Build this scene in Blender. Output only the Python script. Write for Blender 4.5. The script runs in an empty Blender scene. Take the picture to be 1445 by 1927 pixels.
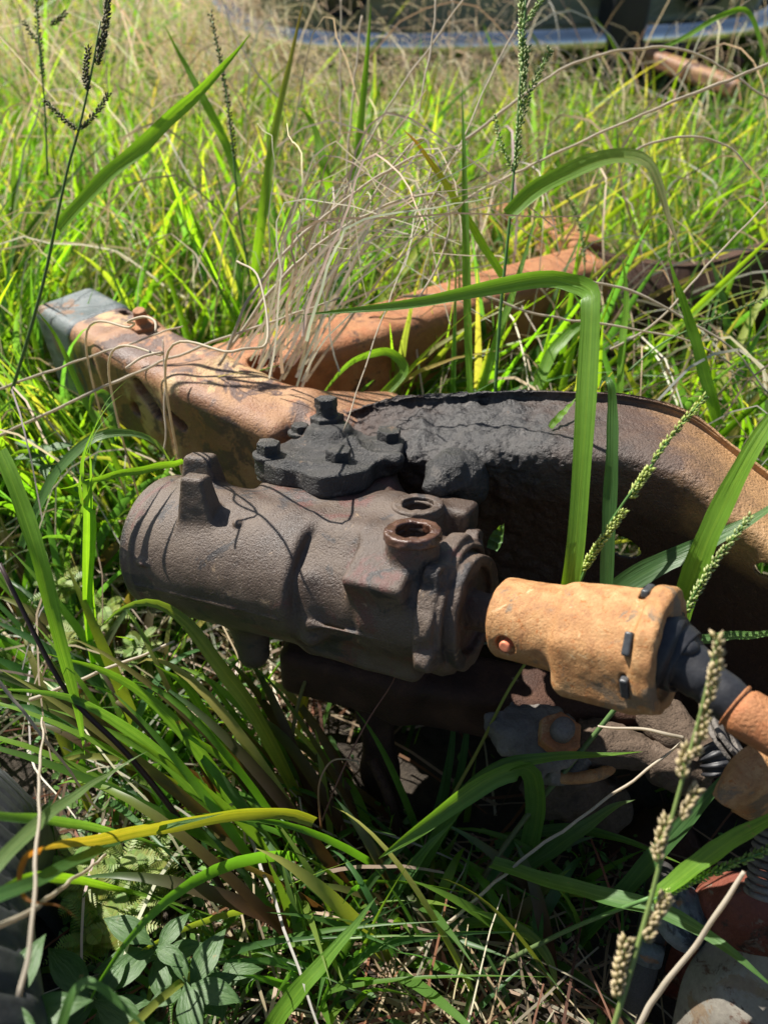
import bpy, bmesh, math, random
import numpy as np
import openvdb as vdb
from mathutils import Vector, Matrix
rad = math.radians
rng = np.random.default_rng(7)
random.seed(7)
SC = bpy.context.scene
COL = SC.collection

# ------------------------------------------------------------------ camera
PITCH = rad(42)
CAM = np.array([0, 0, .85])
RT = np.array([1., 0, 0]); UP = np.array([0, math.sin(PITCH), math.cos(PITCH)]); FW = np.array([0, math.cos(PITCH), -math.sin(PITCH)])
FPX = 1500.
cd = bpy.data.cameras.new('camera'); cam = bpy.data.objects.new('camera', cd); COL.objects.link(cam)
cam.location = CAM; cam.rotation_euler = (rad(90) - PITCH, 0, 0)
cd.sensor_fit = 'VERTICAL'; cd.sensor_height = 36; cd.sensor_width = 27; cd.lens = FPX / 1927 * 36
cd.clip_start = .02; cd.clip_end = 200
cd.dof.use_dof = True; cd.dof.focus_distance = .72; cd.dof.aperture_fstop = 4.8
SC.camera = cam
# ------------------------------------------------------------------ sky + sun
SUN = np.array([-.50, .47, .78]); SUN /= np.linalg.norm(SUN)
w = bpy.data.worlds.new('World'); SC.world = w; w.use_nodes = True
nt = w.node_tree; bg = nt.nodes['Background']
sky = nt.nodes.new('ShaderNodeTexSky'); sky.sky_type = 'NISHITA'; sky.sun_disc = False
sky.sun_elevation = math.asin(SUN[2]); sky.sun_rotation = math.atan2(SUN[0], SUN[1])
nt.links.new(sky.outputs[0], bg.inputs[0]); bg.inputs[1].default_value = .05
sl = bpy.data.lights.new('sun', 'SUN'); sl.energy = 5.0; sl.angle = rad(.5); sl.color = (1, .95, .87)
so = bpy.data.objects.new('sun', sl); COL.objects.link(so)
so.rotation_euler = Vector(SUN).to_track_quat('Z', 'Y').to_euler()
SC.view_settings.view_transform = 'Standard'; SC.view_settings.look = 'None'
SC.view_settings.exposure = 1.0; SC.view_settings.gamma = 1
SC.cycles.max_bounces = 8; SC.cycles.transparent_max_bounces = 8

# ------------------------------------------------------------------ helpers
def W(px, py, d):
    return CAM + (px - 722.5) / FPX * d * RT - (py - 963.5) / FPX * d * UP + d * FW
def proj(P):
    q = np.asarray(P) - CAM; d = q @ FW
    ds = np.where(np.abs(d) < 1e-4, 1e-4, d)
    return 722.5 + FPX * (q @ RT) / ds, 963.5 - FPX * (q @ UP) / ds, d
def nrm(v):
    v = np.asarray(v, float); return v / (np.linalg.norm(v, axis=-1, keepdims=True) + 1e-12)
def sm(a, b, x):
    t = np.clip((x - a) / (b - a), 0, 1); return t * t * (3 - 2 * t)

def _hash(ix, iy, iz, seed):
    h = (ix * 374761393 + iy * 668265263 + iz * 1274126177 + seed * 974711) & 0x7fffffff
    h = (h ^ (h >> 13)) * 1103515245 & 0x7fffffff
    return ((h ^ (h >> 16)) & 0xffff) / 65535.
def vnoise(P, scale, seed=0):
    p = np.asarray(P) * scale; i = np.floor(p).astype(np.int64); f = p - i; f = f * f * (3 - 2 * f); r = 0
    for a in (0, 1):
        for b in (0, 1):
            for c in (0, 1):
                wgt = (f[:, 0] if a else 1 - f[:, 0]) * (f[:, 1] if b else 1 - f[:, 1]) * (f[:, 2] if c else 1 - f[:, 2])
                r = r + wgt * _hash(i[:, 0] + a, i[:, 1] + b, i[:, 2] + c, seed)
    return r * 2 - 1
def fbm(P, scale, oct=3, seed=0):
    return sum(vnoise(P, scale * 2 ** k, seed + k) * .5 ** k for k in range(oct))

# signed distance shapes --------------------------------------------------
def smin(a, b, k):
    h = np.clip(.5 + .5 * (b - a) / k, 0, 1); return b + (a - b) * h - k * h * (1 - h)
def smax(a, b, k): return -smin(-a, -b, k)
def s_caps(P, a, b, ra, rb=None):
    a = np.asarray(a, float); b = np.asarray(b, float); rb = ra if rb is None else rb
    ba = b - a; t = np.clip(((P - a) @ ba) / (ba @ ba), 0, 1)
    return np.linalg.norm(P - a - t[:, None] * ba, axis=1) - (ra + (rb - ra) * t)
def s_cyl(P, a, b, ra, rb=None, rnd=.002):
    a = np.asarray(a, float); b = np.asarray(b, float); rb = ra if rb is None else rb
    L = np.linalg.norm(b - a); u = (b - a) / L; q = P - a; x = q @ u
    r = np.linalg.norm(q - x[:, None] * u, axis=1); R = ra + (rb - ra) * np.clip(x / L, 0, 1) - rnd
    dx = np.abs(x - L / 2) - L / 2 + rnd; dr = r - R
    return np.minimum(np.maximum(dx, dr), 0) + np.hypot(np.maximum(dx, 0), np.maximum(dr, 0)) - rnd
def s_box(P, c, h, rnd=.003, M=None):
    q = P - np.asarray(c, float)
    if M is not None: q = q @ np.asarray(M).T
    q = np.abs(q) - (np.asarray(h, float) - rnd)
    return np.linalg.norm(np.maximum(q, 0), axis=1) + np.minimum(q.max(axis=1), 0) - rnd
def s_torus(P, c, u, R, r):
    u = nrm(u); q = P - np.asarray(c, float); x = q @ u; rr = np.linalg.norm(q - x[:, None] * u, axis=1)
    return np.hypot(rr - R, x) - r
def s_ell(P, c, h, M=None):
    q = P - np.asarray(c, float)
    if M is not None: q = q @ np.asarray(M).T
    h = np.asarray(h, float); k = np.linalg.norm(q / h, axis=1); return (k - 1) * h.min() * 1.0
def s_hex(P, a, b, r, rnd=.001):
    a = np.asarray(a, float); b = np.asarray(b, float); L = np.linalg.norm(b - a); u = (b - a) / L
    e = nrm(np.cross(u, [.3, .2, .9])); f = np.cross(u, e); q = P - a; x = q @ u
    dx = np.abs(x - L / 2) - L / 2 + rnd; dr = -1e9
    for k in range(3):
        d = e * math.cos(k * math.pi / 3) + f * math.sin(k * math.pi / 3); dr = np.maximum(dr, np.abs(q @ d) - r + rnd)
    return np.minimum(np.maximum(dx, dr), 0) + np.hypot(np.maximum(dx, 0), np.maximum(dr, 0)) - rnd

def sdf_verts(f, lo, hi, h, nz=None):
    lo = np.asarray(lo, float); hi = np.asarray(hi, float); n = np.ceil((hi - lo) / h).astype(int) + 1
    out = np.empty(n, np.float32); ys = lo[1] + np.arange(n[1]) * h; zs = lo[2] + np.arange(n[2]) * h
    Yg, Zg = np.meshgrid(ys, zs, indexing='ij'); step = max(1, int(400000 / (n[1] * n[2])))
    for i in range(0, n[0], step):
        xs = lo[0] + np.arange(i, min(i + step, n[0])) * h
        P = np.empty((len(xs), n[1], n[2], 3)); P[..., 0] = xs[:, None, None]; P[..., 1] = Yg; P[..., 2] = Zg
        P = P.reshape(-1, 3); d = f(P)
        if nz is not None:
            m = np.abs(d) < 5 * h
            if m.any(): d[m] += nz(P[m])
        out[i:i + len(xs)] = np.clip(d, -3 * h, 3 * h).reshape(len(xs), n[1], n[2])
    g = vdb.FloatGrid(3 * h); g.copyFromArray(out, tolerance=0.0); g.transform = vdb.createLinearTransform(h)
    pts, quads = g.convertToQuads(0.0)
    pts = np.asarray(pts, float) + lo; quads = np.asarray(quads, np.int64)
    a = pts[quads[:, 0]]; b = pts[quads[:, 1]]; c = pts[quads[:, 2]]; dd = pts[quads[:, 3]]
    vol = (np.einsum('ij,ij->i', a, np.cross(b, c)) + np.einsum('ij,ij->i', a, np.cross(c, dd))).sum()
    if vol < 0: quads = quads[:, ::-1]
    return pts, quads

# objects ------------------------------------------------------------------
def tag(o, label=None, cat=None, group=None, kind=None):
    for k, v in (('label', label), ('category', cat), ('group', group), ('kind', kind)):
        if v: o[k] = v
    return o
def thing(name, loc, label, cat, group=None):
    o = bpy.data.objects.new(name, None); COL.objects.link(o); o.location = tuple(map(float, loc)); o.empty_display_size = .02
    return tag(o, label, cat, group)
def mesh(name, V, Fc, mat, parent=None, smooth=True, col=None, uv=None, loc=None, auto=None):
    V = np.asarray(V, float); Fc = np.asarray(Fc, np.int64)
    base = np.zeros(3)
    if parent is not None:
        base = np.zeros(3); pp = parent
        while pp is not None: base = base + np.array(pp.location); pp = pp.parent
    elif loc is not None: base = np.asarray(loc, float)
    me = bpy.data.meshes.new(name); k = Fc.shape[1]
    me.vertices.add(len(V)); me.vertices.foreach_set('co', (V - base).astype(np.float32).ravel())
    me.loops.add(Fc.size); me.loops.foreach_set('vertex_index', Fc.ravel().astype(np.int32))
    me.polygons.add(len(Fc)); me.polygons.foreach_set('loop_start', (np.arange(len(Fc)) * k).astype(np.int32))
    me.update(calc_edges=True)
    if smooth: me.polygons.foreach_set('use_smooth', np.ones(len(Fc), bool))
    if col is not None:
        col = np.asarray(col, float); c = np.ones((len(V), 4), np.float32)
        if len(col) < len(V): col = np.vstack([col, np.repeat(col[-1:], len(V) - len(col), 0)])
        c[:, :3] = col
        at = me.color_attributes.new('col', 'FLOAT_COLOR', 'POINT'); at.data.foreach_set('color', c.ravel())
    if uv is not None:
        u = me.uv_layers.new(name='UVMap'); u.data.foreach_set('uv', np.asarray(uv, np.float32)[Fc.ravel()].ravel())
    me.validate(); me.materials.append(mat)
    o = bpy.data.objects.new(name, me); COL.objects.link(o)
    if parent is not None: o.parent = parent
    else: o.location = tuple(base)
    if auto: 
        me.shade_smooth() if hasattr(me, 'shade_smooth') else None
    return o
def join(parts):
    Vs, Fs, n = [], [], 0
    for v, f in parts: Vs.append(np.asarray(v, float)); Fs.append(np.asarray(f, np.int64) + n); n += len(v)
    return np.vstack(Vs), np.vstack(Fs)
class Frame:
    def __init__(s, o, X, Z):
        s.o = np.asarray(o, float); s.X = nrm(X); Z = np.asarray(Z, float); s.Z = nrm(Z - (Z @ s.X) * s.X); s.Y = np.cross(s.Z, s.X)
        s.M = np.array([s.X, s.Y, s.Z])
    def w(s, P): return s.o + np.asarray(P, float) @ s.M
    def l(s, P): return (np.asarray(P, float) - s.o) @ s.M.T
def fmesh(name, fr, f, lo, hi, h, mat, parent, nz=None):
    v, q = sdf_verts(f, lo, hi, h, nz); return mesh(name, fr.w(v), q, mat, parent)
WF = Frame([0, 0, 0], [1, 0, 0], [0, 0, 1])

def catmull(P, n):
    P = np.asarray(P, float)
    if len(P) < 3: 
        t = np.linspace(0, 1, n)[:, None]; return P[0] * (1 - t) + P[-1] * t
    Q = np.vstack([2 * P[0] - P[1], P, 2 * P[-1] - P[-2]]); L = np.r_[0, np.cumsum(np.sqrt(np.linalg.norm(np.diff(P, axis=0), axis=1) + 1e-9))]
    s = np.linspace(0, L[-1], n); i = np.clip(np.searchsorted(L, s, side='right') - 1, 0, len(P) - 2)
    t = ((s - L[i]) / (L[i + 1] - L[i]))[:, None]; a, b, c, d = Q[i], Q[i + 1], Q[i + 2], Q[i + 3]
    return .5 * (2 * b + (c - a) * t + (2 * a - 5 * b + 4 * c - d) * t ** 2 + (3 * b - a - 3 * c + d) * t ** 3)
def tube(P, r, k=8, cap=True):
    P = np.asarray(P, float); n = len(P); r = np.broadcast_to(np.asarray(r, float), (n,)).copy(); T = nrm(np.gradient(P, axis=0))
    a = nrm(np.cross(T[0], [.31, .2, .93])); A = [a]
    for i in range(1, n): a = nrm(a - (a @ T[i]) * T[i]); A.append(a)
    A = np.array(A); B = np.cross(T, A); an = np.arange(k) / k * 2 * math.pi
    V = P[:, None] + r[:, None, None] * (np.cos(an)[None, :, None] * A[:, None] + np.sin(an)[None, :, None] * B[:, None])
    i, j = np.meshgrid(np.arange(n - 1), np.arange(k), indexing='ij'); j2 = (j + 1) % k
    Fq = np.stack([i * k + j, i * k + j2, (i + 1) * k + j2, (i + 1) * k + j], -1).reshape(-1, 4); V = V.reshape(-1, 3)
    if cap:
        nv = len(V); V = np.vstack([V, P[0], P[-1]]); jj = np.arange(k); j2 = (jj + 1) % k
        Fq = np.vstack([Fq, np.stack([j2, jj, nv + 0 * jj, nv + 0 * jj], -1)[:0]])
        half = k // 2
        for b0, fl in ((0, 1), ((n - 1) * k, 0)):
            for m in range(1, half):
                q = [b0 + m - 1, b0 + m, b0 + k - 1 - m, b0 + (k - m) % k if m == 1 else b0 + k - m]
                if len(set(q)) == 4: Fq = np.vstack([Fq, q[::-1] if fl else q])
    return V, Fq

# materials ------------------------------------------------------------------
class Mt:
    def __init__(s, name):
        s.m = bpy.data.materials.new(name); s.m.use_nodes = True; s.t = s.m.node_tree; s.p = s.t.nodes['Principled BSDF']
    def n(s, ty, **kw):
        nd = s.t.nodes.new('ShaderNode' + ty)
        for k, v in kw.items():
            if isinstance(k, str) and k.startswith('i_'): nd.inputs[k[2:].replace('_', ' ')].default_value = v
            else: setattr(nd, k, v)
        return nd
    def l(s, a, b): s.t.links.new(a, b)
    def coord(s, world=False):
        if world: return s.n('NewGeometry').outputs['Position']
        return s.n('TexCoord').outputs['Object']
    def noise(s, co, scale, detail=6, rough=.6, dist=0.):
        nd = s.n('TexNoise'); nd.inputs['Scale'].default_value = scale; nd.inputs['Detail'].default_value = detail
        nd.inputs['Roughness'].default_value = rough; nd.inputs['Distortion'].default_value = dist; s.l(co, nd.inputs['Vector']); return nd.outputs['Fac']
    def ramp(s, fac, stops):
        nd = s.n('ValToRGB'); e = nd.color_ramp.elements
        while len(e) < len(stops): e.new(.5)
        for k, (p, c) in enumerate(stops):
            e[k].position = p; e[k].color = (*c, 1) if not isinstance(c, (int, float)) else (c, c, c, 1)
        s.l(fac, nd.inputs[0]); return nd.outputs[0]
    def mix(s, fac, a, b, mode='MIX'):
        nd = s.n('MixRGB', blend_type=mode)
        for inp, v in ((0, fac), (1, a), (2, b)):
            if isinstance(v, (int, float)): nd.inputs[inp].default_value = v
            elif isinstance(v, tuple): nd.inputs[inp].default_value = (*v, 1)
            else: s.l(v, nd.inputs[inp])
        return nd.outputs[0]
    def math(s, op, a, b=0., c=0.):
        nd = s.n('Math', operation=op)
        for k, v in enumerate((a, b, c)):
            if isinstance(v, (int, float)): nd.inputs[k].default_value = v
            else: s.l(v, nd.inputs[k])
        return nd.outputs[0]
    def bump(s, h, dist, strength=1., prev=None):
        nd = s.n('Bump'); nd.inputs['Distance'].default_value = dist; nd.inputs['Strength'].default_value = strength; s.l(h, nd.inputs['Height'])
        if prev is not None: s.l(prev, nd.inputs['Normal'])
        return nd.outputs[0]
def metal_mat(name, stops, scale=30, fine=400, patches=None, rough=(.55, .85), bump=.0008, finebump=.0003, spec=.35, world=True, mask=None, pits=True, coat=0):
    """worn metal: colour ramp on large noise, patches = (colour, threshold, scale), mask = (axis, from, to, colour)"""
    M = Mt(name); co = M.coord(world)
    n1 = M.noise(co, scale, 8, .65, .4); c = M.ramp(n1, stops)
    nf = M.noise(co, fine, 4, .7)
    for (pc, th, psc) in (patches or []):
        f = M.ramp(M.noise(co, psc, 8, .68, .6), [(th, 0.), (min(th + .04, 1), 1.)]); c = M.mix(f, c, pc)
    if mask:
        for (a, p0, p1, mc, amt) in mask:
            sx = M.n('SeparateXYZ'); M.l(co, sx.inputs[0]); v = sx.outputs[a]
            v = M.math('ADD', v, M.math('MULTIPLY', M.math('SUBTRACT', M.noise(co, 22, 8, .7), .5), amt))
            mr = M.n('MapRange'); M.l(v, mr.inputs[0]); mr.inputs[1].default_value = p0; mr.inputs[2].default_value = p1
            c = M.mix(mr.outputs[0], c, mc)
    c = M.mix(M.ramp(nf, [(.3, 0.), (.75, .55)]), c, M.mix(1., c, (.45, .42, .42), 'MULTIPLY'))
    M.l(c, M.p.inputs['Base Color'])
    M.l(M.ramp(n1, [(.3, rough[0]), (.7, rough[1])]), M.p.inputs['Roughness']); M.p.inputs['Specular IOR Level'].default_value = spec
    b = M.bump(M.noise(co, 70, 6, .65), bump * 1.0); b = M.bump(nf, finebump * 3, 1, b)
    if pits:
        vo = M.n('TexVoronoi'); vo.inputs['Scale'].default_value = 260; M.l(co, vo.inputs['Vector'])
        b = M.bump(M.ramp(vo.outputs['Distance'], [(.0, 0.), (.45, 1.)]), finebump * 1.2, .7, b)
    M.l(b, M.p.inputs['Normal']); return M.m
def leaf_mat(name, trans=.5, rough=.42, veins=True, tcol=(1.5, 1.6, .45), spec=.45):
    """thin plant material: colour from the plant's own tint attribute, light passes through it"""
    M = Mt(name); at = M.n('Attribute', attribute_name='col'); c = at.outputs['Color']
    co = M.coord(True); c = M.mix(M.ramp(M.noise(co, 90, 4), [(.35, 0.), (.75, .35)]), c, M.mix(1., c, (.62, .6, .5), 'MULTIPLY'))
    if veins:
        uv = M.n('UVMap').outputs[0]; mp = M.n('Mapping'); mp.inputs['Scale'].default_value = (7, .8, 1); M.l(uv, mp.inputs[0])
        vn = M.noise(mp.outputs[0], 1, 3, .6); c = M.mix(M.ramp(vn, [(.38, 0.), (.62, .75)]), c, M.mix(1., c, (.6, .68, .5), 'MULTIPLY'))
        sx = M.n('SeparateXYZ'); M.l(uv, sx.inputs[0]); mid = M.math('ABSOLUTE', M.math('SUBTRACT', sx.outputs[0], .5)); c = M.mix(M.ramp(mid, [(.03, .55), (.07, 0.)]), c, M.mix(1., c, (1.7, 1.45, 1.6), 'MULTIPLY'))
        br_ = M.ramp(M.noise(co, 35, 6, .7), [(.66, 0.), (.70, .8)]); c = M.mix(br_, c, (.26, .20, .07))
        M.l(M.bump(vn, .0010, 1.), M.p.inputs['Normal'])
    M.l(c, M.p.inputs['Base Color']); M.p.inputs['Roughness'].default_value = rough; M.p.inputs['Specular IOR Level'].default_value = spec
    tr = M.n('BsdfTranslucent'); M.l(M.mix(1., c, tcol, 'MULTIPLY'), tr.inputs[0]); mx = M.n('MixShader'); mx.inputs[0].default_value = trans
    M.l(M.p.outputs[0], mx.inputs[1]); M.l(tr.outputs[0], mx.inputs[2]); M.l(mx.outputs[0], M.t.nodes['Material Output'].inputs[0]); return M.m

MAT = {}
MAT['blade'] = leaf_mat('grass_leaf', .5, tcol=(2.1, 2.0, .5))
MAT['field'] = leaf_mat('field_grass', .55, veins=False, tcol=(1.65, 1.95, .5))
MAT['broadleaf'] = leaf_mat('broad_weed_leaf', .3, .5, tcol=(1.3, 1.5, .5))
MAT['straw'] = leaf_mat('dry_straw', .4, .6, veins=False, tcol=(1.3, 1.2, 1.), spec=.3)
MAT['herb'] = leaf_mat('weed_leaf', .35, .5, veins=False, tcol=(1.3, 1.5, .5))
MAT['stem'] = leaf_mat('grass_culm', .2, .5, veins=False)
MAT['seed'] = leaf_mat('seed_spikelets', .35, .6, veins=False, tcol=(1.2, 1.2, .6))
MAT['cast'] = metal_mat('brown_cast_iron', [(.25, (.038, .024, .017)), (.48, (.088, .058, .040)), (.75, (.155, .112, .078))], 16, 620,
    [((.12, .050, .038), .57, 11), ((.035, .028, .026), .57, 22), ((.27, .19, .12), .64, 38)], (.30, .60), .0001, .00036, .65)
MAT['cast_dark'] = metal_mat('greasy_black_iron', [(.3, (.014, .014, .014)), (.55, (.038, .036, .034)), (.8, (.085, .078, .072))], 25, 500,
    [((.17, .11, .07), .64, 30), ((.09, .08, .07), .58, 60)], (.32, .62), .0004, .0007, .6)
MAT['wet'] = metal_mat('oily_rust_ring', [(.3, (.05, .022, .014)), (.6, (.11, .05, .03)), (.8, (.15, .08, .05))], 60, 500, None, (.12, .4), .0006, .0002, .7)
MAT['tan'] = metal_mat('ochre_rusted_steel', [(.25, (.26, .115, .045)), (.48, (.45, .23, .09)), (.72, (.58, .35, .16))], 75, 650,
    [((.42, .16, .045), .58, 190), ((.46, .24, .09), .57, 60), ((.25, .17, .10), .57, 26), ((.62, .42, .22), .62, 60), ((.20, .10, .06), .64, 300)], (.5, .75), .0002, .00032, .4)
MAT['rust'] = metal_mat('orange_brown_rust', [(.25, (.16, .065, .03)), (.48, (.38, .155, .06)), (.72, (.52, .26, .11))], 16, 380,
    [((.50, .30, .14), .60, 10), ((.13, .06, .035), .57, 16), ((.42, .16, .06), .54, 40), ((.07, .05, .045), .64, 30)], (.45, .8), .0008, .0005, .45)
MAT['rust_dark'] = metal_mat('dark_red_rust', [(.25, (.03, .014, .010)), (.5, (.065, .030, .019)), (.75, (.13, .065, .04))], 20, 380,
    [((.28, .2, .14), .66, 30)], (.55, .85), .0012, .0005, .35)
MAT['horn'] = metal_mat('mottled_tan_rust', [(.25, (.11, .05, .028)), (.45, (.29, .135, .062)), (.70, (.44, .25, .12))], 14, 380,
    [((.50, .33, .15), .55, 9), ((.12, .065, .045), .53, 20), ((.30, .12, .05), .58, 35), ((.52, .42, .32), .70, 60)], (.35, .75), .0008, .0004, .6)
MAT['greysteel'] = metal_mat('grey_worn_steel', [(.3, (.05, .07, .075)), (.55, (.12, .145, .15)), (.8, (.26, .27, .26))], 18, 300,
    [((.20, .11, .06), .57, 24), ((.03, .035, .04), .56, 12), ((.36, .33, .28), .66, 50)], (.35, .65), .0004, .0003, .5)
MAT['arch'] = metal_mat('burnt_arch_steel', [(.3, (.020, .019, .019)), (.5, (.042, .040, .039)), (.75, (.085, .078, .072))], 24, 330,
    [((.09, .05, .03), .64, 18), ((.12, .11, .10), .62, 40)], (.34, .7), .0008, .0006, .5,
    mask=[(0, .14, .26, (.105, .062, .042), .20), (0, .255, .33, (.44, .25, .11), .16), (2, .368, .335, (.05, .026, .018), .03)])
MAT['mud'] = metal_mat('dried_mud', [(.3, (.07, .05, .035)), (.55, (.13, .095, .07)), (.8, (.20, .155, .12))], 40, 300,
    [((.22, .10, .05), .68, 30)], (.8, .95), .0025, .0006, .2)
MAT['mudgrey'] = metal_mat('grey_mud_crust', [(.3, (.12, .11, .10)), (.55, (.22, .20, .18)), (.8, (.33, .30, .27))], 30, 300,
    [((.3, .18, .09), .66, 40)], (.8, .95), .0022, .0006, .2)
MAT['redrust'] = metal_mat('oxide_red_paint', [(.3, (.10, .025, .015)), (.55, (.17, .045, .025)), (.8, (.24, .08, .045))], 14, 300,
    [((.05, .03, .02), .57, 20), ((.20, .15, .11), .58, 40)], (.4, .75), .0006, .0004, .4)
MAT['greypaint'] = metal_mat('dusty_grey_paint', [(.3, (.17, .155, .13)), (.6, (.26, .24, .20)), (.8, (.34, .31, .26))], 9, 200,
    [((.10, .05, .032), .58, 12), ((.06, .045, .035), .62, 70), ((.2, .15, .1), .56, 26)], (.45, .7), .0003, .0001, .4, pits=False)
def rubber(name, base, ns=120, bmp=.0006, rough=.55):
    M = Mt(name); co = M.coord(True); n = M.noise(co, ns, 6, .65)
    M.l(M.ramp(n, [(.3, base), (.7, tuple(min(1, b * 1.9 + .006) for b in base))]), M.p.inputs['Base Color'])
    M.p.inputs['Roughness'].default_value = rough; M.l(M.bump(n, bmp), M.p.inputs['Normal']); return M.m
MAT['rubber'] = rubber('black_rubber', (.012, .0125, .015), 150, .0004, .5)
MAT['tyre'] = rubber('weathered_tyre_rubber', (.030, .032, .035), 60, .0006, .6)
MAT['clip'] = rubber('black_steel_clip', (.03, .032, .035), 200, .0002, .35)
MAT['pin'] = rubber('orange_pin', (.52, .17, .09), 200, .0002, .45)
MAT['hose'] = rubber('braided_hose_rubber', (.03, .027, .025), 700, .0008, .8)
def soil():
    M = Mt('dark_soil'); co = M.coord(True); n = M.noise(co, 9, 10, .7); n2 = M.noise(co, 60, 8, .7)
    c = M.mix(M.ramp(n2, [(.35, 0.), (.7, 1.)]), M.ramp(n, [(.3, (.022, .016, .011)), (.7, (.055, .042, .03))]), (.09, .07, .05))
    M.l(c, M.p.inputs['Base Color']); M.p.inputs['Roughness'].default_value = .95
    M.l(M.bump(n2, .01, 1, M.bump(n, .03)), M.p.inputs['Normal']); return M.m
MAT['soil'] = soil()

# ------------------------------------------------------------------ ground
def gz(x, y): return .018 * np.sin(x * 5.1 + 1) * np.cos(y * 4.3) + .012 * np.sin(x * 13 + y * 9)
def ground():
    a = np.concatenate([-np.geomspace(60, 2, 14), np.linspace(-1.9, 1.9, 90), np.geomspace(2, 60, 14)])
    b = np.concatenate([-np.geomspace(60, .6, 14), np.linspace(-.5, 5, 110), np.geomspace(5.2, 80, 14)])
    Xg, Yg = np.meshgrid(a, b, indexing='ij'); P = np.stack([Xg, Yg, gz(Xg, Yg)], -1).reshape(-1, 3)
    P[:, 2] += .012 * vnoise(P * [1, 1, 0], 22, 3) * (np.abs(P[:, 0]) < 2) * (P[:, 1] < 5)
    i, j = np.meshgrid(np.arange(len(a) - 1), np.arange(len(b) - 1), indexing='ij'); k = len(b)
    Fq = np.stack([i * k + j, (i + 1) * k + j, (i + 1) * k + j + 1, i * k + j + 1], -1).reshape(-1, 4)
    tag(mesh('ground', P, Fq, MAT['soil']), 'dark bare soil under the grass and the scrap', None, None, 'structure')
ground()

#@@CHASSIS
# ------------------------------------------------------------------ chassis frame
CH = thing('chassis_frame', W(620, 720, 1.0) * [1, 1, 0] + [0, 0, .02], 'rusted truck chassis frame lying in the grass behind the black steering gearbox', 'chassis frame')
def grid_sheet(rows, nu, nv, thick, nz=None):
    """rows: list of control rows of world points (all the same length); returns a thick closed sheet"""
    R_ = [catmull(r, nu) for r in rows]; R_ = np.array(R_)
    G = np.array([catmull(R_[:, k], nv) for k in range(nu)])            # nu x nv x 3
    du = np.gradient(G, axis=0); dv = np.gradient(G, axis=1); N = nrm(np.cross(du, dv))
    if nz is not None: G = G + N * nz(G.reshape(-1, 3)).reshape(nu, nv, 1)
    return G, N
def sheet_mesh(G, N, thick, keep=None):
    nu, nv = G.shape[:2]; a = G.reshape(-1, 3); b = (G - N * thick).reshape(-1, 3); n = nu * nv
    i, j = np.meshgrid(np.arange(nu - 1), np.arange(nv - 1), indexing='ij'); i = i.ravel(); j = j.ravel()
    if keep is not None: m = keep[:-1, :-1].ravel(); i, j = i[m], j[m]
    top = np.stack([i * nv + j, (i + 1) * nv + j, (i + 1) * nv + j + 1, i * nv + j + 1], -1)
    E_ = {}
    for q in top:
        for k in range(4):
            e = (q[k], q[(k + 1) % 4])
            if (e[1], e[0]) in E_: del E_[(e[1], e[0])]
            else: E_[e] = 1
    side = np.array([[e[1], e[0], e[0] + n, e[1] + n] for e in E_]) if E_ else np.zeros((0, 4), int)
    V = np.vstack([a, b]); Fq = np.vstack([top, top[:, ::-1] + n, side])
    used = np.unique(Fq); mp = np.full(len(V), -1); mp[used] = np.arange(len(used)); return V[used], mp[Fq]

def box_rail(path, wid, hgt, rnd, up=(0, 0, 1), holes=(), nzamp=.0012, h=.003, seed=1, extra=None):
    """SDF of a pressed box section following a polyline in the world frame"""
    path = [np.asarray(p, float) for p in path]; up = np.asarray(up, float)
    def f(P):
        d = None
        for a, b in zip(path[:-1], path[1:]):
            L = np.linalg.norm(b - a); X = (b - a) / L; Z = nrm(up - (up @ X) * X); Y = np.cross(Z, X)
            e = s_box(P, (a + b) / 2, (L / 2 + .012, wid, hgt), rnd, np.array([X, Y, Z]))
            d = e if d is None else smin(d, e, .02)
        if extra: d = extra(P, d)
        for (c, u, r, L, st) in holes:
            c = np.asarray(c); u = nrm(u); e = s_caps(P, c - np.asarray(st), c + np.asarray(st), r) if st is not None else None
            q = P - c; x = q @ u; rr = np.linalg.norm(q - x[:, None] * u, axis=1)
            if st is not None:
                s_ = np.asarray(st); sl_ = np.linalg.norm(s_); su = s_ / sl_; t = np.clip(q @ su, -sl_, sl_); v = q - x[:, None] * u - (t[:, None] * su); rr = np.linalg.norm(v, axis=1)
            d = smax(d, -np.maximum(rr - r, np.abs(x) - L), .002)
        return d
    P = np.array(path); lo = P.min(0) - max(wid, hgt) * 1.5 - .03; hi = P.max(0) + max(wid, hgt) * 1.5 + .03
    return sdf_verts(f, lo, hi, h, lambda Q: nzamp * fbm(Q, 18, 3, seed))

# left horn: from the far left end towards the middle
h0 = W(150, 640, 1.17); h1 = W(262, 708, 1.06); h2 = W(385, 776, .985); h3 = W(560, 858, .93)
side = nrm(np.cross(nrm(h2 - h0), [0, 0, 1]))           # points towards the camera side
hs = [(W(278, 752, .97), side, .012, .06, nrm(h2 - h0) * .014 - np.array([0, 0, .012])),
      (W(322, 797, .94), side, .007, .06, nrm(h2 - h0) * .006 - np.array([0, 0, .005])),
      (W(232, 780, 1.0), side, .010, .06, None), (W(205, 672, 1.04), side, .006, .06, None),
      (W(241, 606, 1.08), (0, 0, 1), .006, .05, nrm(h2 - h0) * .006)]
v, q = box_rail([h0 + (h1 - h0) * .42, h1, h2, h3, W(740, 850, .98)], .046, .066, .018, holes=hs, seed=3)
mesh('side_rail', v, q, MAT['horn'], CH)
v, q = box_rail([h0, h0 + (h1 - h0) * .55], .0475, .0675, .015, seed=5, nzamp=.001)
o = mesh('end_sleeve', v, q, MAT['greysteel'], CH); o['label'] = 'grey worn end of the rail'
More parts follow.
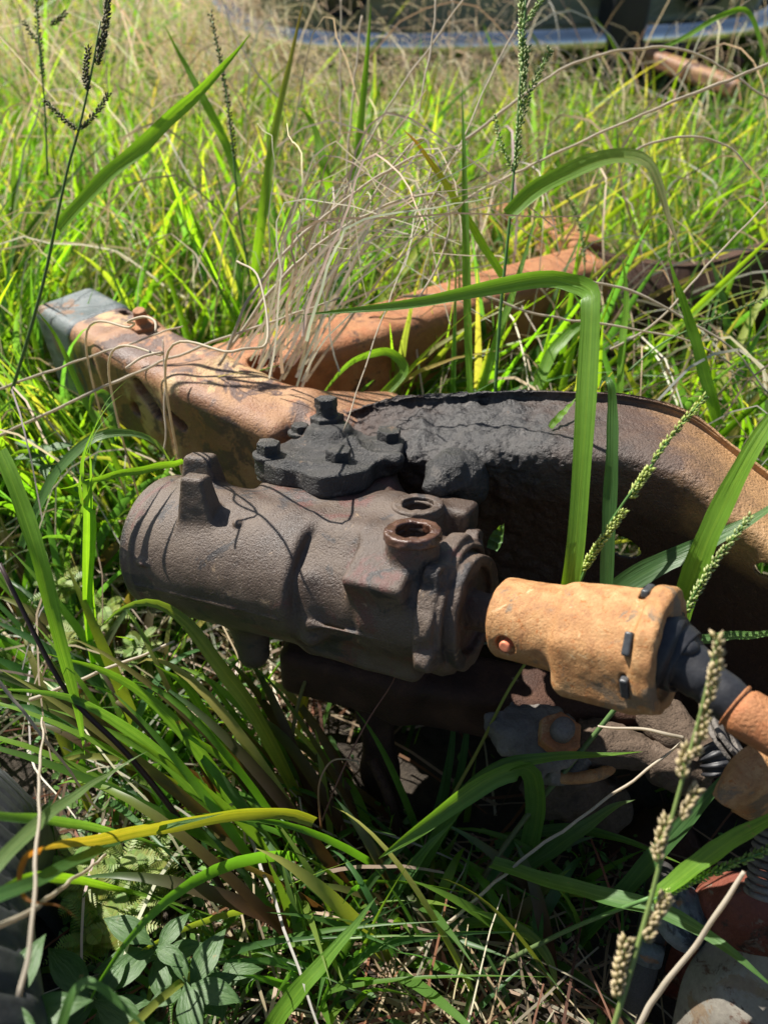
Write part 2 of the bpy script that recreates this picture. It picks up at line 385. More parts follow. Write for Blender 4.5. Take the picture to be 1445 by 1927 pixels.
def bolt(parent, base, up, r=.013, hh=.012, stud=.006, sh=.014, mat='rust', name='bolt', washer=True, dome=0, nz=.0005):
    up = nrm(up); base = np.asarray(base, float); fr = Frame(base, nrm(np.cross(up, [.2, .9, .1])), up)
    def f(P):
        d = s_hex(P, (0, 0, 0), (0, 0, hh), r * .9, .0012)
        if washer: d = smin(d, s_cyl(P, (0, 0, -.002), (0, 0, .002), r * 1.35, None, .0008), .001)
        if sh > 0: d = smin(d, s_cyl(P, (0, 0, hh * .5), (0, 0, hh + sh), stud, None, .001), .0012)
        return d
    m = r * 1.6; return fmesh(name, fr, f, (-m, -m, -.006), (m, m, hh + sh + .006), .0011, MAT[mat], parent, lambda Q: nz * fbm(Q, 150, 2, 9))
bolt(CH, W(273, 626, 1.03), (0, -.1, 1), .018, .016, .008, .018, 'rust', 'bolt')
bolt(CH, W(404, 690, .97), (0, -.1, 1), .013, .006, .005, 0, 'rust_dark', 'rivet')
bolt(CH, W(520, 668, 1.0), (.1, -.1, 1), .010, .005, .005, 0, 'rust_dark', 'rivet')

# rear rail: climbs from behind the side rail to the upper right
r0 = W(425, 745, 1.04); r1 = W(560, 712, 1.06); r2 = W(700, 672, 1.12); r3 = W(900, 602, 1.2); r4 = W(1105, 545, 1.27)
hs = [(W(496, 672, .99), (0, 0, 1), .010, .05, np.array([.010, .004, 0]))]
v, q = box_rail([r0, r1, r2, r3, r4], .045, .060, .02, holes=hs, seed=8, h=.0035)
o = mesh('cross_rail', v, q, MAT['rust'], CH)
# wavy channel on the right, seen from its shaded side
top = [(1085, 462, 1.36), (1125, 476, 1.30), (1200, 492, 1.27), (1300, 498, 1.26), (1400, 476, 1.27), (1500, 440, 1.30), (1640, 420, 1.32)]
rows = []
for off in [(0, -8, .035), (0, 0, 0), (0, 6, -.004), (0, 60, .0), (-3, 120, .02), (-6, 165, .05), (-8, 185, .02)]:
    rows.append([W(x + off[0], y + off[1], d + off[2]) for x, y, d in top])
G, N = grid_sheet(rows, 160, 60, .004, lambda Q: .0025 * fbm(Q, 14, 3, 4))
v, q = sheet_mesh(G, N, -.004); mesh('channel_rail', v, q, MAT['rust_dark'], CH)
# further bent member, seen between the straws
b = [W(880, 408, 1.62), W(960, 425, 1.52), W(1040, 455, 1.44), W(1100, 490, 1.34)]
v, q = box_rail(b, .03, .035, .01, seed=12, h=.004); mesh('bent_strut', v, q, MAT['rust'], CH)

# blackened wheel arch behind the gearbox
ctrl = [  # px of column : top edge y, depth
    (560, 800, .93), (640, 778, .90), (740, 748, .87), (860, 740, .85), (965, 734, .83), (1080, 736, .81), (1180, 742, .795), (1290, 772, .775), (1380, 838, .755), (1470, 905, .735), (1600, 985, .70)]
prof = [  # dy px, d depth, dx px
    (0, .0, 0), (3, -.002, 0), (10, .001, 0), (18, .002, 0), (30, -.007, 0), (54, -.030, 0), (78, -.052, 0), (104, -.068, -2), (132, -.070, -4), (170, -.055, -8), (230, -.025, -12), (300, .012, -16), (380, .055, -24), (470, .105, -40), (560, .16, -60)]
rows = []
for dy, dd, dx in prof:
    r_ = []
    for x, y, d in ctrl:
        s_ = 1.0 if x < 1200 else 1.0 + .10 * (x - 1200) / 200
        r_.append(W(x + dx, y + dy * (s_ if dy < 130 else s_), d + dd * 1.05))
    rows.append(r_)
def arch_nz(Q):
    left = 1 - sm(.08, .26, Q[:, 0])
    return (.0004 + .0030 * left) * fbm(Q, 75, 4, 21) + left * .0018 * np.abs(vnoise(Q, 160, 5)) + .003 * fbm(Q, 9, 2, 30)
G, N = grid_sheet(rows, 420, 260, .004, arch_nz)
pxg, pyg, _ = proj(G)
keep = np.ones(G.shape[:2], bool)
def ell(cx, cy, a, b, an):
    c, s_ = math.cos(rad(an)), math.sin(rad(an)); x = pxg - cx; y = pyg - cy; return ((x * c + y * s_) / a) ** 2 + ((-x * s_ + y * c) / b) ** 2 < 1
keep &= ~ell(1166, 1026, 41, 18, 24); keep &= ~ell(1436, 1070, 22, 13, 20)
v, q = sheet_mesh(G, N, -.0028, keep)
o = mesh('arched_crossmember', v, q, MAT['arch'], CH); o['label'] = 'blackened curved crossmember'
def lump(P):
    return smin(smin(s_ell(P, W(843, 885, .745), (.021, .02, .017)), s_ell(P, W(822, 915, .735), (.013, .013, .012)), .008), s_ell(P, W(872, 905, .765), (.024, .03, .03)), .012)
c_ = W(845, 895, .75); v, q = sdf_verts(lump, c_ - .065, c_ + .065, .002, lambda Q: .002 * fbm(Q, 90, 3, 2)); o = mesh('bolt', v, q, MAT['cast_dark'], CH); o['label'] = 'grease caked bolt head'
# dark lower brackets beneath the gearbox
v, q = box_rail([W(560, 1235, .86), W(760, 1285, .84), W(1000, 1330, .84), W(1250, 1345, .83)], .03, .035, .012, seed=15, h=.004); mesh('lower_bracket', v, q, MAT['rust_dark'], CH)

#@@GEARBOX
# ------------------------------------------------------------------ steering gearbox
gA = W(270, 1008, .83); gB = W(880, 1145, .675)
GF = Frame(gA, gB - gA, -.05 * RT + .9 * UP - .4 * FW)
GB = thing('steering_gearbox', GF.w((.18, 0, -.07)), 'dark brown cast iron steering gearbox with bolted cover and two open ports', 'steering gearbox')
def Rb(x): return .0685 - .010 * sm(.05, .36, x)
def housing(P):
    x, y, z = P[:, 0], P[:, 1], P[:, 2]; r = np.hypot(y, z)
    # left main barrel with a shallow rolled end
    d = s_cyl(P, (.030, 0, 0), (.222, 0, 0), .0685, .0655, .007)
    d = smin(d, s_cyl(P, (.026, 0, 0), (.05, 0, 0), .060, None, .008), .004)
    d = smin(d, s_cyl(P, (.20, 0, 0), (.352, 0, 0), .0535, .0545, .004), .003); d = smin(d, s_cyl(P, (.285, 0, 0), (.352, 0, 0), .0565, .0560, .004), .006)
    # ring step near the left end and the casting seam
    d = smin(d, s_torus(P, (.048, 0, 0), (1, 0, 0), .0672, .0022), .003)
    d = smin(d, s_caps(P, (.05, -.0672, -.012), (.21, -.0645, -.012), .0014), .002)
    d = smin(d, s_caps(P, (.24, -.057, -.013), (.335, -.053, -.013), .0014), .002)
    d = smin(d, s_ell(P, (.063, -.066, .014), (.007, .005, .004)), .003)
    d = smin(d, s_ell(P, (.155, -.035, .0575), (.0045, .0045, .0035)), .002)
    # sector shaft housing under the cover
    d = smin(d, s_cyl(P, (.178, .088, -.075), (.178, .088, .066), .066, .0675, .008), .018)
    d = smin(d, s_box(P, (.205, .06, .0), (.06, .05, .055), .02), .02)
    # valve block carrying the ports
    cb_, sb_ = math.cos(.42), math.sin(.42); blk = s_box(P, (.303, -.014, .024), (.028, .040, .038), .006, np.array([[1, 0, 0], [0, cb_, sb_], [0, -sb_, cb_]]))
    blk = smax(blk, P[:, 2] - .060, .004)
    d = smin(d, blk, .008)
    d = smin(d, s_box(P, (.262, .012, .045), (.045, .03, .018), .014), .018)
    d = smin(d, s_ell(P, (.268, .045, .052), (.03, .028, .020)), .014)
    d = smin(d, s_caps(P, (.235, -.050, -.03), (.232, -.044, .022), .010, .006), .014)
    d = smin(d, s_cyl(P, (.322, -.022, .02), (.323, -.024, .074), .0235, .0215, .003), .006)
    d = smin(d, s_cyl(P, (.300, .034, .02), (.299, .037, .068), .0265, .0235, .003), .007)
    d = smin(d, s_box(P, (.322, .062, .052), (.020, .016, .014), .006), .008)
    # lugs at the left
    for (cx, cy, zt, hx) in ((.112, -.033, .097, .0185), (.074, .020, .093, .0225)):
        q = np.array([[1, .12, 0], [-.12, 1, 0], [0, 0, 1]])
        u_z = np.clip((zt - z) / .05, 0, 1.4); Pq = P.copy(); Pq[:, 0] = cx + (x - cx) / (.62 + .50 * u_z); Pq[:, 1] = cy + (y - cy) / (.75 + .35 * u_z)
        e = s_box(Pq, (cx, cy, zt - .034), (hx, .0115, .034), .0045, q) * .7; d = smin(d, e, .005)
    # boss below
    d = smin(d, s_caps(P, (.135, -.012, -.05), (.138, -.014, -.098), .021, .016), .012)
    d = smin(d, s_box(P, (.27, .0, -.055), (.06, .035, .014), .01), .014)
    # bores
    d = smax(d, -s_cyl(P, (.323, -.024, .03), (.323, -.024, .09), .0142, None, .001), .002)
    d = smax(d, -s_cyl(P, (.299, .037, .03), (.299, .037, .09), .0142, None, .001), .002)
    for k in range(5):
        z0 = .046 + k * .006
        d = smin(d, s_torus(P, (.323, -.024, z0), (0, 0, 1), .0145, .0013), .001); d = smin(d, s_torus(P, (.299, .037, z0 - .004), (0, 0, 1), .0145, .0013), .001)
    return d
fmesh('housing', GF, housing, (.0, -.085, -.13), (.375, .17, .11), .0017, MAT['cast'], GB, lambda Q: .0003 * fbm(Q, 70, 3, 2) + .0006 * fbm(Q, 18, 2, 7))
def cover(P):
    x, y, z = P[:, 0], P[:, 1], P[:, 2]
    an = np.arctan2(y - .09, x - .18); rr = np.hypot(x - .18, y - .09)
    R_ = .0665 + .008 * np.cos(4 * (an - 2.2)) + .002 * np.sin(9 * an)
    zt = .088 + .004 * np.cos(2 * an + 1) - .010 * sm(.0, .3, (.19 - x)) * 0 
    d = smax(rr - R_, np.abs(z - .077) - (.0115 + .0015 * np.cos(4 * (an - 2.2))), .0025)
    d = smax(d, -(np.maximum(np.abs(z - .0668) - .0009, R_ - .0022 - rr)), .0006)
    d = smin(d, s_cyl(P, (.158, .125, .08), (.158, .125, .102), .030, .022, .006), .012)
    d = smin(d, s_caps(P, (.20, .10, .09), (.25, .095, .086), .012, .008), .010)
    d = smax(d, -s_ell(P, (.228, .105, .098), (.022, .016, .009)), .006)
    d = smin(d, s_caps(P, (.16, .04, .088), (.215, .05, .086), .005), .006)
    return d
fmesh('top_cover', GF, cover, (.08, -.005, .055), (.275, .19, .125), .0016, MAT['cast_dark'], GB, lambda Q: .0004 * fbm(Q, 70, 3, 12) + .0004 * np.abs(vnoise(Q, 190, 4)))
for (bx, by, bz, r_, hh_) in ((.132, .052, .089, .0125, .014), (.204, .063, .088, .0135, .014), (.222, .133, .088, .0135, .013), (.126, .118, .090, .010, .010)):
    bolt(GB, GF.w((bx, by, bz)), GF.Z + .1 * GF.X, r_ * .92, hh_, .005, 0, 'cast_dark', 'bolt', nz=.0003)
def adj(P):
    d = s_hex(P, (0, 0, 0), (0, 0, .009), .0155, .001); d = smin(d, s_cyl(P, (0, 0, .005), (0, 0, .020), .0115, .0105, .001), .0015)
    return smax(smin(d, s_hex(P, (0, 0, .018), (0, 0, .028), .0105, .001), .001), -s_box(P, (0, 0, .029), (.008, .0015, .002), .0005), .001)
fmesh('adjuster_screw', Frame(GF.w((.150, .135, .098)), GF.X, GF.Z), adj, (-.024, -.024, -.004), (.024, .024, .05), .0012, MAT['cast_dark'], GB, lambda Q: .0003 * fbm(Q, 110, 2, 5))
# oily rims of the ports
for (c, mt_) in (((.323, -.024, .0765), 'wet'), ((.299, .037, .0705), 'cast')):
    fmesh('port_rim', Frame(GF.w(c), GF.X, GF.Z), lambda P: smax(s_cyl(P, (0, 0, -.007), (0, 0, .0016), .0238, .0226, .0018), -s_cyl(P, (0, 0, -.02), (0, 0, .02), .0142, None, .0005), .0015), (-.026, -.026, -.008), (.026, .026, .005), .0009, MAT[mt_], GB, lambda Q: .0008 * fbm(Q, 170, 2, 3))
def flange(P):
    x, y, z = P[:, 0], P[:, 1], P[:, 2]; an = np.arctan2(z, y); r = np.hypot(y, z)
    R_ = .0600 + .0022 * np.cos(4 * an + .6) + .0008 * np.sin(11 * an)
    d = smax(r - R_, np.abs(x - .346) - .0085, .004)
    e = smax(r - (.050 + .0025 * np.cos(3 * an)), np.abs(x - .361) - .009, .003); d = smin(d, e, .003)
    d = smin(d, s_torus(P, (.357, 0, 0), (1, 0, 0), .0535, .0028), .003)
    for (yy, zz) in ((.052, .046), (-.038, .052), (-.062, -.022), (.045, -.052)):
        d = smin(d, s_cyl(P, (.340, yy * .93, zz * .93), (.354, yy * .93, zz * .93), .0085, None, .003), .010)
    d = smax(d, -s_cyl(P, (.362, 0, 0), (.40, 0, 0), .037, None, .002), .003)
    d = smax(d, -s_cyl(P, (.35, .043, .043), (.40, .043, .043), .003, None, .001), .001)
    d = smin(d, s_cyl(P, (.345, 0, 0), (.43, 0, 0), .017, None, .002), .004); return d
fmesh('end_flange', GF, flange, (.325, -.08, -.08), (.43, .08, .08), .0015, MAT['cast'], GB, lambda Q: .0009 * fbm(Q, 80, 3, 22))
# pitman arm hanging below
v, q = box_rail([GF.w((.19, .08, -.07)), W(708, 1330, .88), W(715, 1450, .90), W(730, 1560, .93)], .018, .010, .008, up=(0, -1, .3), seed=31, h=.003); mesh('pitman_arm', v, q, MAT['rust_dark'], GB)

#@@COUPLING
# ------------------------------------------------------------------ steering shaft coupling
kA = W(945, 1160, .645); kB = W(1240, 1224, .575); KF = Frame(kA, kB - kA, UP - .45 * FW); KL = np.linalg.norm(kB - kA)
KP = thing('shaft_coupling', KF.w((KL * .5, 0, -.04)), 'ochre rusted steering shaft coupling with black rubber boot beside the gearbox flange', 'shaft coupling')
def coupling(P):
    d = s_cyl(P, (0, 0, 0), (KL * .55, 0, 0), .0325, .034, .004)
    b = s_cyl(P, (.055, 0, 0), (KL, 0, 0), .0365, .0405, .007)
    b = smin(b, s_box(P, (.055 + (KL - .055) / 2, -.010, -.010), ((KL - .055) / 2, .030, .028), .012), .006)
    b = smin(b, s_caps(P, (.060, .004, .024), (KL, .006, .030), .012, .013), .010)
    d = smin(d, b, .004)
    d = smax(d, -s_cyl(P, (.018, -.05, -.006), (.018, -.026, -.006), .0085, None, .001), .0015)
    d = smax(d, -s_cyl(P, (-.02, 0, 0), (.035, 0, 0), .024, None, .002), .002)
    an = np.arctan2(P[:, 2], P[:, 1]); r = np.hypot(P[:, 1], P[:, 2])
    R_ = .0465 + .0012 * np.cos(5 * an + .5) + .0006 * np.cos(13 * an)
    fl = smax(r - R_, np.abs(P[:, 0] - KL - .001) - .0075, .005); fl = smax(fl, -s_cyl(P, (KL - .004, 0, 0), (KL + .03, 0, 0), .0345, None, .002), .003)
    d = smin(d, fl, .006)
    for a in (.25, 1.45, 3.35, 4.25, 5.2):
        c = np.array([KL - .012, .043 * math.cos(a), .043 * math.sin(a)])
        d = smax(d, -s_box(P, c, (.0022, .009, .009), .001), .001)
    return d
fmesh('yoke', KF, coupling, (-.01, -.06, -.06), (KL + .015, .06, .06), .0012, MAT['tan'], KP, lambda Q: .0003 * fbm(Q, 120, 3, 2) + .0004 * fbm(Q, 35, 2, 9))
fmesh('pin', KF, lambda P: s_cyl(P, (.018, -.034, -.006), (.018, -.025, -.006), .0045, None, .0008), (.01, -.04, -.015), (.026, -.02, .003), .0007, MAT['pin'], KP)
for a in (1.45, 2.6, 3.35, 3.95, 4.7):
    r_ = .0435; c = np.array([KL - .0105, r_ * math.cos(a), r_ * math.sin(a)]); t = np.array([0, -math.sin(a), math.cos(a)]); rr_ = np.array([0, math.cos(a), math.sin(a)])
    fmesh('clip', KF, lambda P: s_box(P, c, (.0030, .0085, .0032), .0015, np.array([[1, 0, 0], t, rr_])), c - .014, c + .014, .0008, MAT['clip'], KP)
bp = [W(1243, 1224, .574), W(1256, 1229, .571), W(1262, 1232, .570), W(1285, 1247, .565), W(1293, 1252, .563), W(1323, 1277, .556), W(1333, 1286, .554), W(1360, 1308, .549), W(1388, 1333, .545)]
br = [.0335, .0315, .0262, .0240, .0185, .0170, .0150, .0160, .0150]
P_ = catmull(bp, 60); rr_ = np.interp(np.linspace(0, 1, 60), np.r_[0, np.cumsum(np.sqrt(np.linalg.norm(np.diff(np.array(bp), axis=0), axis=1)))] / np.cumsum(np.sqrt(np.linalg.norm(np.diff(np.array(bp), axis=0), axis=1)))[-1], br)

v, q = tube(P_, rr_, 48); mesh('rubber_boot', v, q, MAT['rubber'], KP)
v, q = tube(catmull([W(1278, 1215, .558), W(1292, 1226, .555), W(1300, 1240, .553)], 12), np.r_[.002, .006, .008, .009, .0095, .0095, .0095, .009, .008, .007, .005, .002], 16)
mesh('boot_fold', v, q, MAT['rubber'], KP)
sp = [W(1380, 1327, .546), W(1405, 1345, .541), W(1470, 1382, .531), W(1620, 1470, .505)]
v, q = tube(catmull(sp, 40), np.r_[.0168, .0172, .0152, .0152, .0158, .0166, .0172, .0175, np.full(32, .0176)], 40); mesh('shaft', v, q, MAT['rust'], KP)

#@@LINKAGE
# ------------------------------------------------------------------ suspension scrap under the coupling
def blobby(name, parent, pieces, mat, h=.002, nz=.002, ns=60, k=.008, seed=1):
    """pieces: list of callables P->d joined smoothly"""
    def f(P):
        d = pieces[0](P)
        for p in pieces[1:]: d = smin(d, p(P), k)
        return d
    lo, hi = parent_bounds[name]
    v, q = sdf_verts(f, lo, hi, h, lambda Q: nz * fbm(Q, ns, 3, seed)); return mesh(name, v, q, MAT[mat], parent)
def bnd(*pts, m=.05):
    A_ = np.array(pts); return A_.min(0) - m, A_.max(0) + m
BJ = thing('ball_joint', W(1040, 1480, .80), 'mud caked ball joint with castle nut below the ochre coupling', 'ball joint')
parent_bounds = {}
c1 = W(1010, 1385, .76); upj = nrm(np.array([.05, -.25, 1.]))
parent_bounds['socket'] = bnd(c1, W(1060, 1440, .8))
Mj = np.array([RT, nrm(np.cross(upj, RT)), upj])
blobby('socket', BJ, [lambda P: s_ell(P, c1, (.040, .032, .014), Mj), lambda P: s_ell(P, W(960, 1375, .77), (.022, .02, .014), Mj), lambda P: s_cyl(P, W(1045, 1425, .79), W(1045, 1405, .78), .036, .038, .006)], 'mudgrey', .002, .004, 50, .012)
parent_bounds['mud_crust'] = bnd(W(1060, 1490, .82), m=.075)
blobby('mud_crust', BJ, [lambda P: s_ell(P, W(1060, 1480, .82), (.040, .035, .045)), lambda P: s_ell(P, W(1130, 1520, .84), (.03, .03, .03))], 'mud', .0022, .006, 45, .02, 7)
v, q = tube(catmull([W(1000 + 75 - 75 * math.cos(t), 1438 + 26 * math.sin(t), .775 - .02 * math.sin(t)) for t in np.linspace(.2, 2.9, 9)], 30), .006, 10); o = mesh('seal_ring', v, q, MAT['tan'], BJ)
bolt(BJ, W(1048, 1388, .735), upj, .020, .015, .009, 0, 'rust', 'castle_nut', False, nz=.0004)
nb = W(1048, 1388, .735); v, q = tube([nb + upj * .010, nb + upj * .024, nb + upj * .030, nb + upj * .033], [.0105, .0105, .0095, .005], 16); mesh('stud', v, q, MAT['mudgrey'], BJ)
TR = thing('tie_rod', W(1230, 1440, .80), 'muddy brown tie rod running right from the ball joint', 'tie rod')
v, q = tube(catmull([W(1085, 1395, .79), W(1150, 1405, .78), W(1210, 1420, .77), W(1260, 1440, .765), W(1330, 1450, .76)], 50), .021 + .004 * np.sin(np.linspace(0, 9, 50)), 26)
v = v + nrm(rng.normal(size=v.shape)) * 0 + (fbm(v, 50, 3, 3) * .003)[:, None]; mesh('rod_body', v, q, MAT['mud'], TR)
v, q = tube(catmull([W(1225, 1335, .80), W(1270, 1375, .775), W(1320, 1420, .755), W(1345, 1450, .75)], 40), .020 + .003 * np.sin(np.linspace(0, 7, 40)), 26)
v = v + (fbm(v, 45, 3, 8) * .003)[:, None]; mesh('clamp_sleeve', v, q, MAT['mud'], TR)
v, q = tube(catmull([W(1330, 1400, .73), W(1345, 1425, .725), W(1352, 1455, .722)], 20), .014 + .002 * np.sin(np.linspace(0, 20, 20)), 20); mesh('dust_cover', v, q, MAT['rubber'], TR)
# bent ochre plate at the right edge
PL = thing('bracket_plate', W(1410, 1500, .62), 'bent ochre and grey rusty bracket plate at the right below the shaft', 'bracket')
rows = [[W(1356, 1500, .60), W(1375, 1450, .60), W(1405, 1412, .60), W(1450, 1395, .60), W(1520, 1380, .6)],
        [W(1358, 1508, .595), W(1390, 1470, .59), W(1430, 1440, .59), W(1470, 1425, .59), W(1540, 1400, .59)],
        [W(1375, 1512, .60), W(1410, 1498, .60), W(1445, 1480, .60), W(1490, 1465, .60), W(1560, 1450, .6)],
        [W(1385, 1512, .63), W(1425, 1540, .64), W(1460, 1560, .64), W(1510, 1560, .64), W(1580, 1550, .64)]]
G, N = grid_sheet(rows, 60, 50, .004, lambda Q: .0015 * fbm(Q, 40, 3, 4)); v, q = sheet_mesh(G, N, .006); mesh('plate', v, q, MAT['tan'], PL)
for k, (x, y, d) in enumerate([(1362, 1400, .66), (1372, 1392, .655)]):
    fr = Frame(W(x, y, d), nrm(RT * .6 - FW * .3 + UP * .5), UP)
    fmesh('washer', fr, lambda P: smax(s_cyl(P, (-.002, 0, 0), (.002, 0, 0), .022, None, .001), -s_cyl(P, (-.01, 0, 0), (.01, 0, 0), .008, None, .0005), .001), (-.006, -.026, -.026), (.006, .026, .026), .0012, MAT['mudgrey'], PL, lambda Q: .0006 * fbm(Q, 100, 2, 3))
# knuckle: red oxide casting with grey painted shell and a coil
KN = thing('steering_knuckle', W(1400, 1800, .72), 'oxide red knuckle casting with peeling grey paint in the bottom right corner', 'steering knuckle')
rows = [[W(x, y0, d) for x, y0, d in ((1330, 1640, .72), (1365, 1640, .70), (1410, 1640, .69), (1460, 1620, .69), (1560, 1600, .68))],
        [W(x, y0, d) for x, y0, d in ((1290, 1700, .72), (1350, 1690, .68), (1400, 1690, .665), (1460, 1690, .66), (1560, 1680, .65))],
        [W(x, y0, d) for x, y0, d in ((1270, 1760, .73), (1340, 1760, .69), (1400, 1770, .675), (1460, 1770, .665), (1560, 1770, .65))],
        [W(x, y0, d) for x, y0, d in ((1250, 1830, .75), (1320, 1830, .71), (1390, 1840, .70), (1460, 1840, .69), (1560, 1840, .67))],
        [W(x, y0, d) for x, y0, d in ((1240, 1880, .78), (1300, 1900, .76), (1370, 1900, .74), (1460, 1900, .73), (1560, 1900, .72))]]
G, N = grid_sheet(rows, 90, 90, .004, lambda Q: .004 * fbm(Q, 25, 3, 6)); v, q = sheet_mesh(G, N, -.012); mesh('casting', v, q, MAT['redrust'], KN)
rows = [[W(1330, 1770, .69), W(1390, 1790, .66), W(1440, 1800, .64), W(1540, 1810, .62)],
        [W(1290, 1830, .69), W(1350, 1840, .65), W(1430, 1850, .63), W(1540, 1860, .60)],
        [W(1270, 1900, .69), W(1330, 1910, .65), W(1420, 1920, .62), W(1540, 1930, .59)],
        [W(1255, 1990, .70), W(1310, 2000, .66), W(1400, 2010, .63), W(1540, 2020, .60)]]
G, N = grid_sheet(rows, 70, 70, .003, lambda Q: .0015 * fbm(Q, 14, 3, 8)); v, q = sheet_mesh(G, N, -.006); mesh('painted_shell', v, q, MAT['greypaint'], KN)
hc = Frame(W(1295, 1712, .70), UP * .6 + RT * .5 - FW * .6, FW)
fmesh('hub_cap', hc, lambda P: smin(s_cyl(P, (-.02, 0, 0), (0, 0, 0), .030, None, .006), s_cyl(P, (-.01, 0, 0), (.010, 0, 0), .017, None, .005), .004), (-.03, -.04, -.04), (.02, .04, .04), .0015, MAT['greysteel'], KN, lambda Q: .0015 * fbm(Q, 60, 3, 3))
hx = np.linspace(0, 9 * 2 * math.pi, 260); ax0 = W(1458, 1560, .62); ax1 = W(1435, 1690, .62); u_ = nrm(ax1 - ax0); e1 = nrm(np.cross(u_, FW)); e2 = np.cross(u_, e1)
hp = ax0 + np.outer(hx / hx[-1], ax1 - ax0) + .0125 * (np.outer(np.cos(hx), e1) + np.outer(np.sin(hx), e2)); v, q = tube(hp, .0024, 8)
CS = tag(mesh('coil_spring', v, q, MAT['mudgrey'], None, loc=W(1440, 1690, .62)), 'small grey brown coil spring at the right edge above the knuckle', 'spring')
# ribbed rod on the ground at the bottom
RR = thing('threaded_rod', W(930, 1850, .80), 'ribbed rusty threaded rod lying on the soil at the bottom', 'rod')
pr = catmull([W(800, 1960, .79), W(930, 1860, .82), W(1050, 1770, .85), W(1180, 1640, .9)], 300); rr_ = .027 + .0012 * np.sin(np.linspace(0, 300, 300)) * (np.linspace(0, 1, 300) < .42)
v, q = tube(pr, rr_, 30); mesh('rod_body', v, q, MAT['rust'], RR)
v, q = tube(catmull([W(1085, 1700, .88), W(1150, 1640, .88), W(1230, 1590, .87), W(1290, 1560, .86)], 40), .034, 22); v = v + (fbm(v, 40, 3, 8) * .006)[:, None]; mesh('sleeve', v, q, MAT['rust_dark'], RR)
HS = thing('rubber_hose', W(1200, 1900, .72), 'dark braided rubber hose standing beside the painted knuckle', 'hose')
v, q = tube(catmull([W(1155, 2010, .74), W(1185, 1900, .72), W(1215, 1800, .72), W(1235, 1700, .74), W(1245, 1640, .78)], 60), .0125, 20); mesh('hose_body', v, q, MAT['hose'], HS)
v, q = tube([W(1213, 1806, .72), W(1218, 1785, .72), W(1221, 1770, .722)], .0145, 20); mesh('hose_clamp', v, q, MAT['greysteel'], HS)
HS2 = thing('bent_pipe', W(735, 1560, .93), 'short dark bent pipe lying under the gearbox', 'pipe')
v, q = tube(catmull([W(700, 1430, .86), W(728, 1490, .85), W(748, 1560, .86), W(750, 1600, .9)], 30), .006, 12); mesh('pipe_body', v, q, MAT['rust_dark'], HS2)

#@@TYRE
def tyre_mesh(c, axis, R_, wd, treads=54, seed=0):
    fr = Frame(c, axis, [0, .3, 1]); nu = treads * 8; prof = []
    for s in np.linspace(-1, 1, 41): 
        a = abs(s)
        if a < .55: x = s / .55 * wd * .5 * .82; r = R_ - .006 * (a / .55) ** 2
        else:
            t = (a - .55) / .45; x = math.copysign(wd * .5 * (.82 + .22 * math.sin(t * math.pi)), s) ; r = R_ - .006 - t ** .9 * R_ * .36
        prof.append((x, r, a))
    prof = np.array(prof); th = np.arange(nu) / nu * 2 * math.pi
    V = np.zeros((nu, 41, 3)); 
    for k, (x, r, a) in enumerate(prof):
        rr = np.full(nu, r)
        if .2 < a < .80: rr = rr - .009 * ((np.arange(nu) + (3 if x > 0 else 0) + int(a * 6)) % 8 < 2)
        if k in (16, 17, 23, 24): rr = rr - .008
        V[:, k] = np.stack([np.full(nu, x), rr * np.cos(th), rr * np.sin(th)], -1)
    i, j = np.meshgrid(np.arange(nu), np.arange(40), indexing='ij'); i2 = (i + 1) % nu
    Fq = np.stack([i * 41 + j, i2 * 41 + j, i2 * 41 + j + 1, i * 41 + j + 1], -1).reshape(-1, 4); n = nu * 41
    inner = V.copy(); inner[:, :, 1:] *= .93; inner[:, :, 0] *= .88
    Vv = fr.w(np.vstack([V.reshape(-1, 3), inner.reshape(-1, 3)])); r_ = np.arange(nu); r2 = (r_ + 1) % nu
    s1 = np.stack([r2 * 41, r_ * 41, r_ * 41 + n, r2 * 41 + n], -1); s2 = np.stack([r_ * 41 + 40, r2 * 41 + 40, r2 * 41 + 40 + n, r_ * 41 + 40 + n], -1)
    return Vv, np.vstack([Fq, Fq[:, ::-1] + n, s1, s2])
tc = np.array([-.300, .105, .02])
TY = thing('tyre', tc, 'black treaded tyre half buried in weeds at the lower left edge', 'tyre')
v, q = tyre_mesh(tc, (.88, .47, .0), .33, .20, 58); o = mesh('carcass', v, q, MAT['tyre'], TY, smooth=False)
#@@CAR
# ------------------------------------------------------------------ parked car and junk in the background
def paint(name, c, rough=.35, metal=0.):
    M = Mt(name); co = M.coord(True); n = M.noise(co, 5, 8, .7)
    M.l(M.ramp(n, [(.35, c), (.75, tuple(x * .55 for x in c))]), M.p.inputs['Base Color']); M.p.inputs['Roughness'].default_value = rough
    M.p.inputs['Metallic'].default_value = metal; M.l(M.bump(M.noise(co, 3, 3), .01, .5), M.p.inputs['Normal']); return M.m
MAT['olive'] = paint('faded_olive_car_paint', (.22, .23, .12), .3); MAT['chrome'] = paint('chrome', (.96, .96, .90), .12, 1.)
MAT['glass'] = paint('dark_car_glass', (.01, .012, .014), .08); MAT['blackplastic'] = paint('black_car_trim', (.015, .016, .02), .5)
cc = np.array([.40, 2.62, -.05]); CF = Frame(cc, [math.cos(.14), math.sin(.14), 0], [0, 0, 1])
CARR = thing('parked_car', CF.w((0, .3, 0)), 'olive green old car with a curved chrome bumper parked beyond the tall grass', 'car')
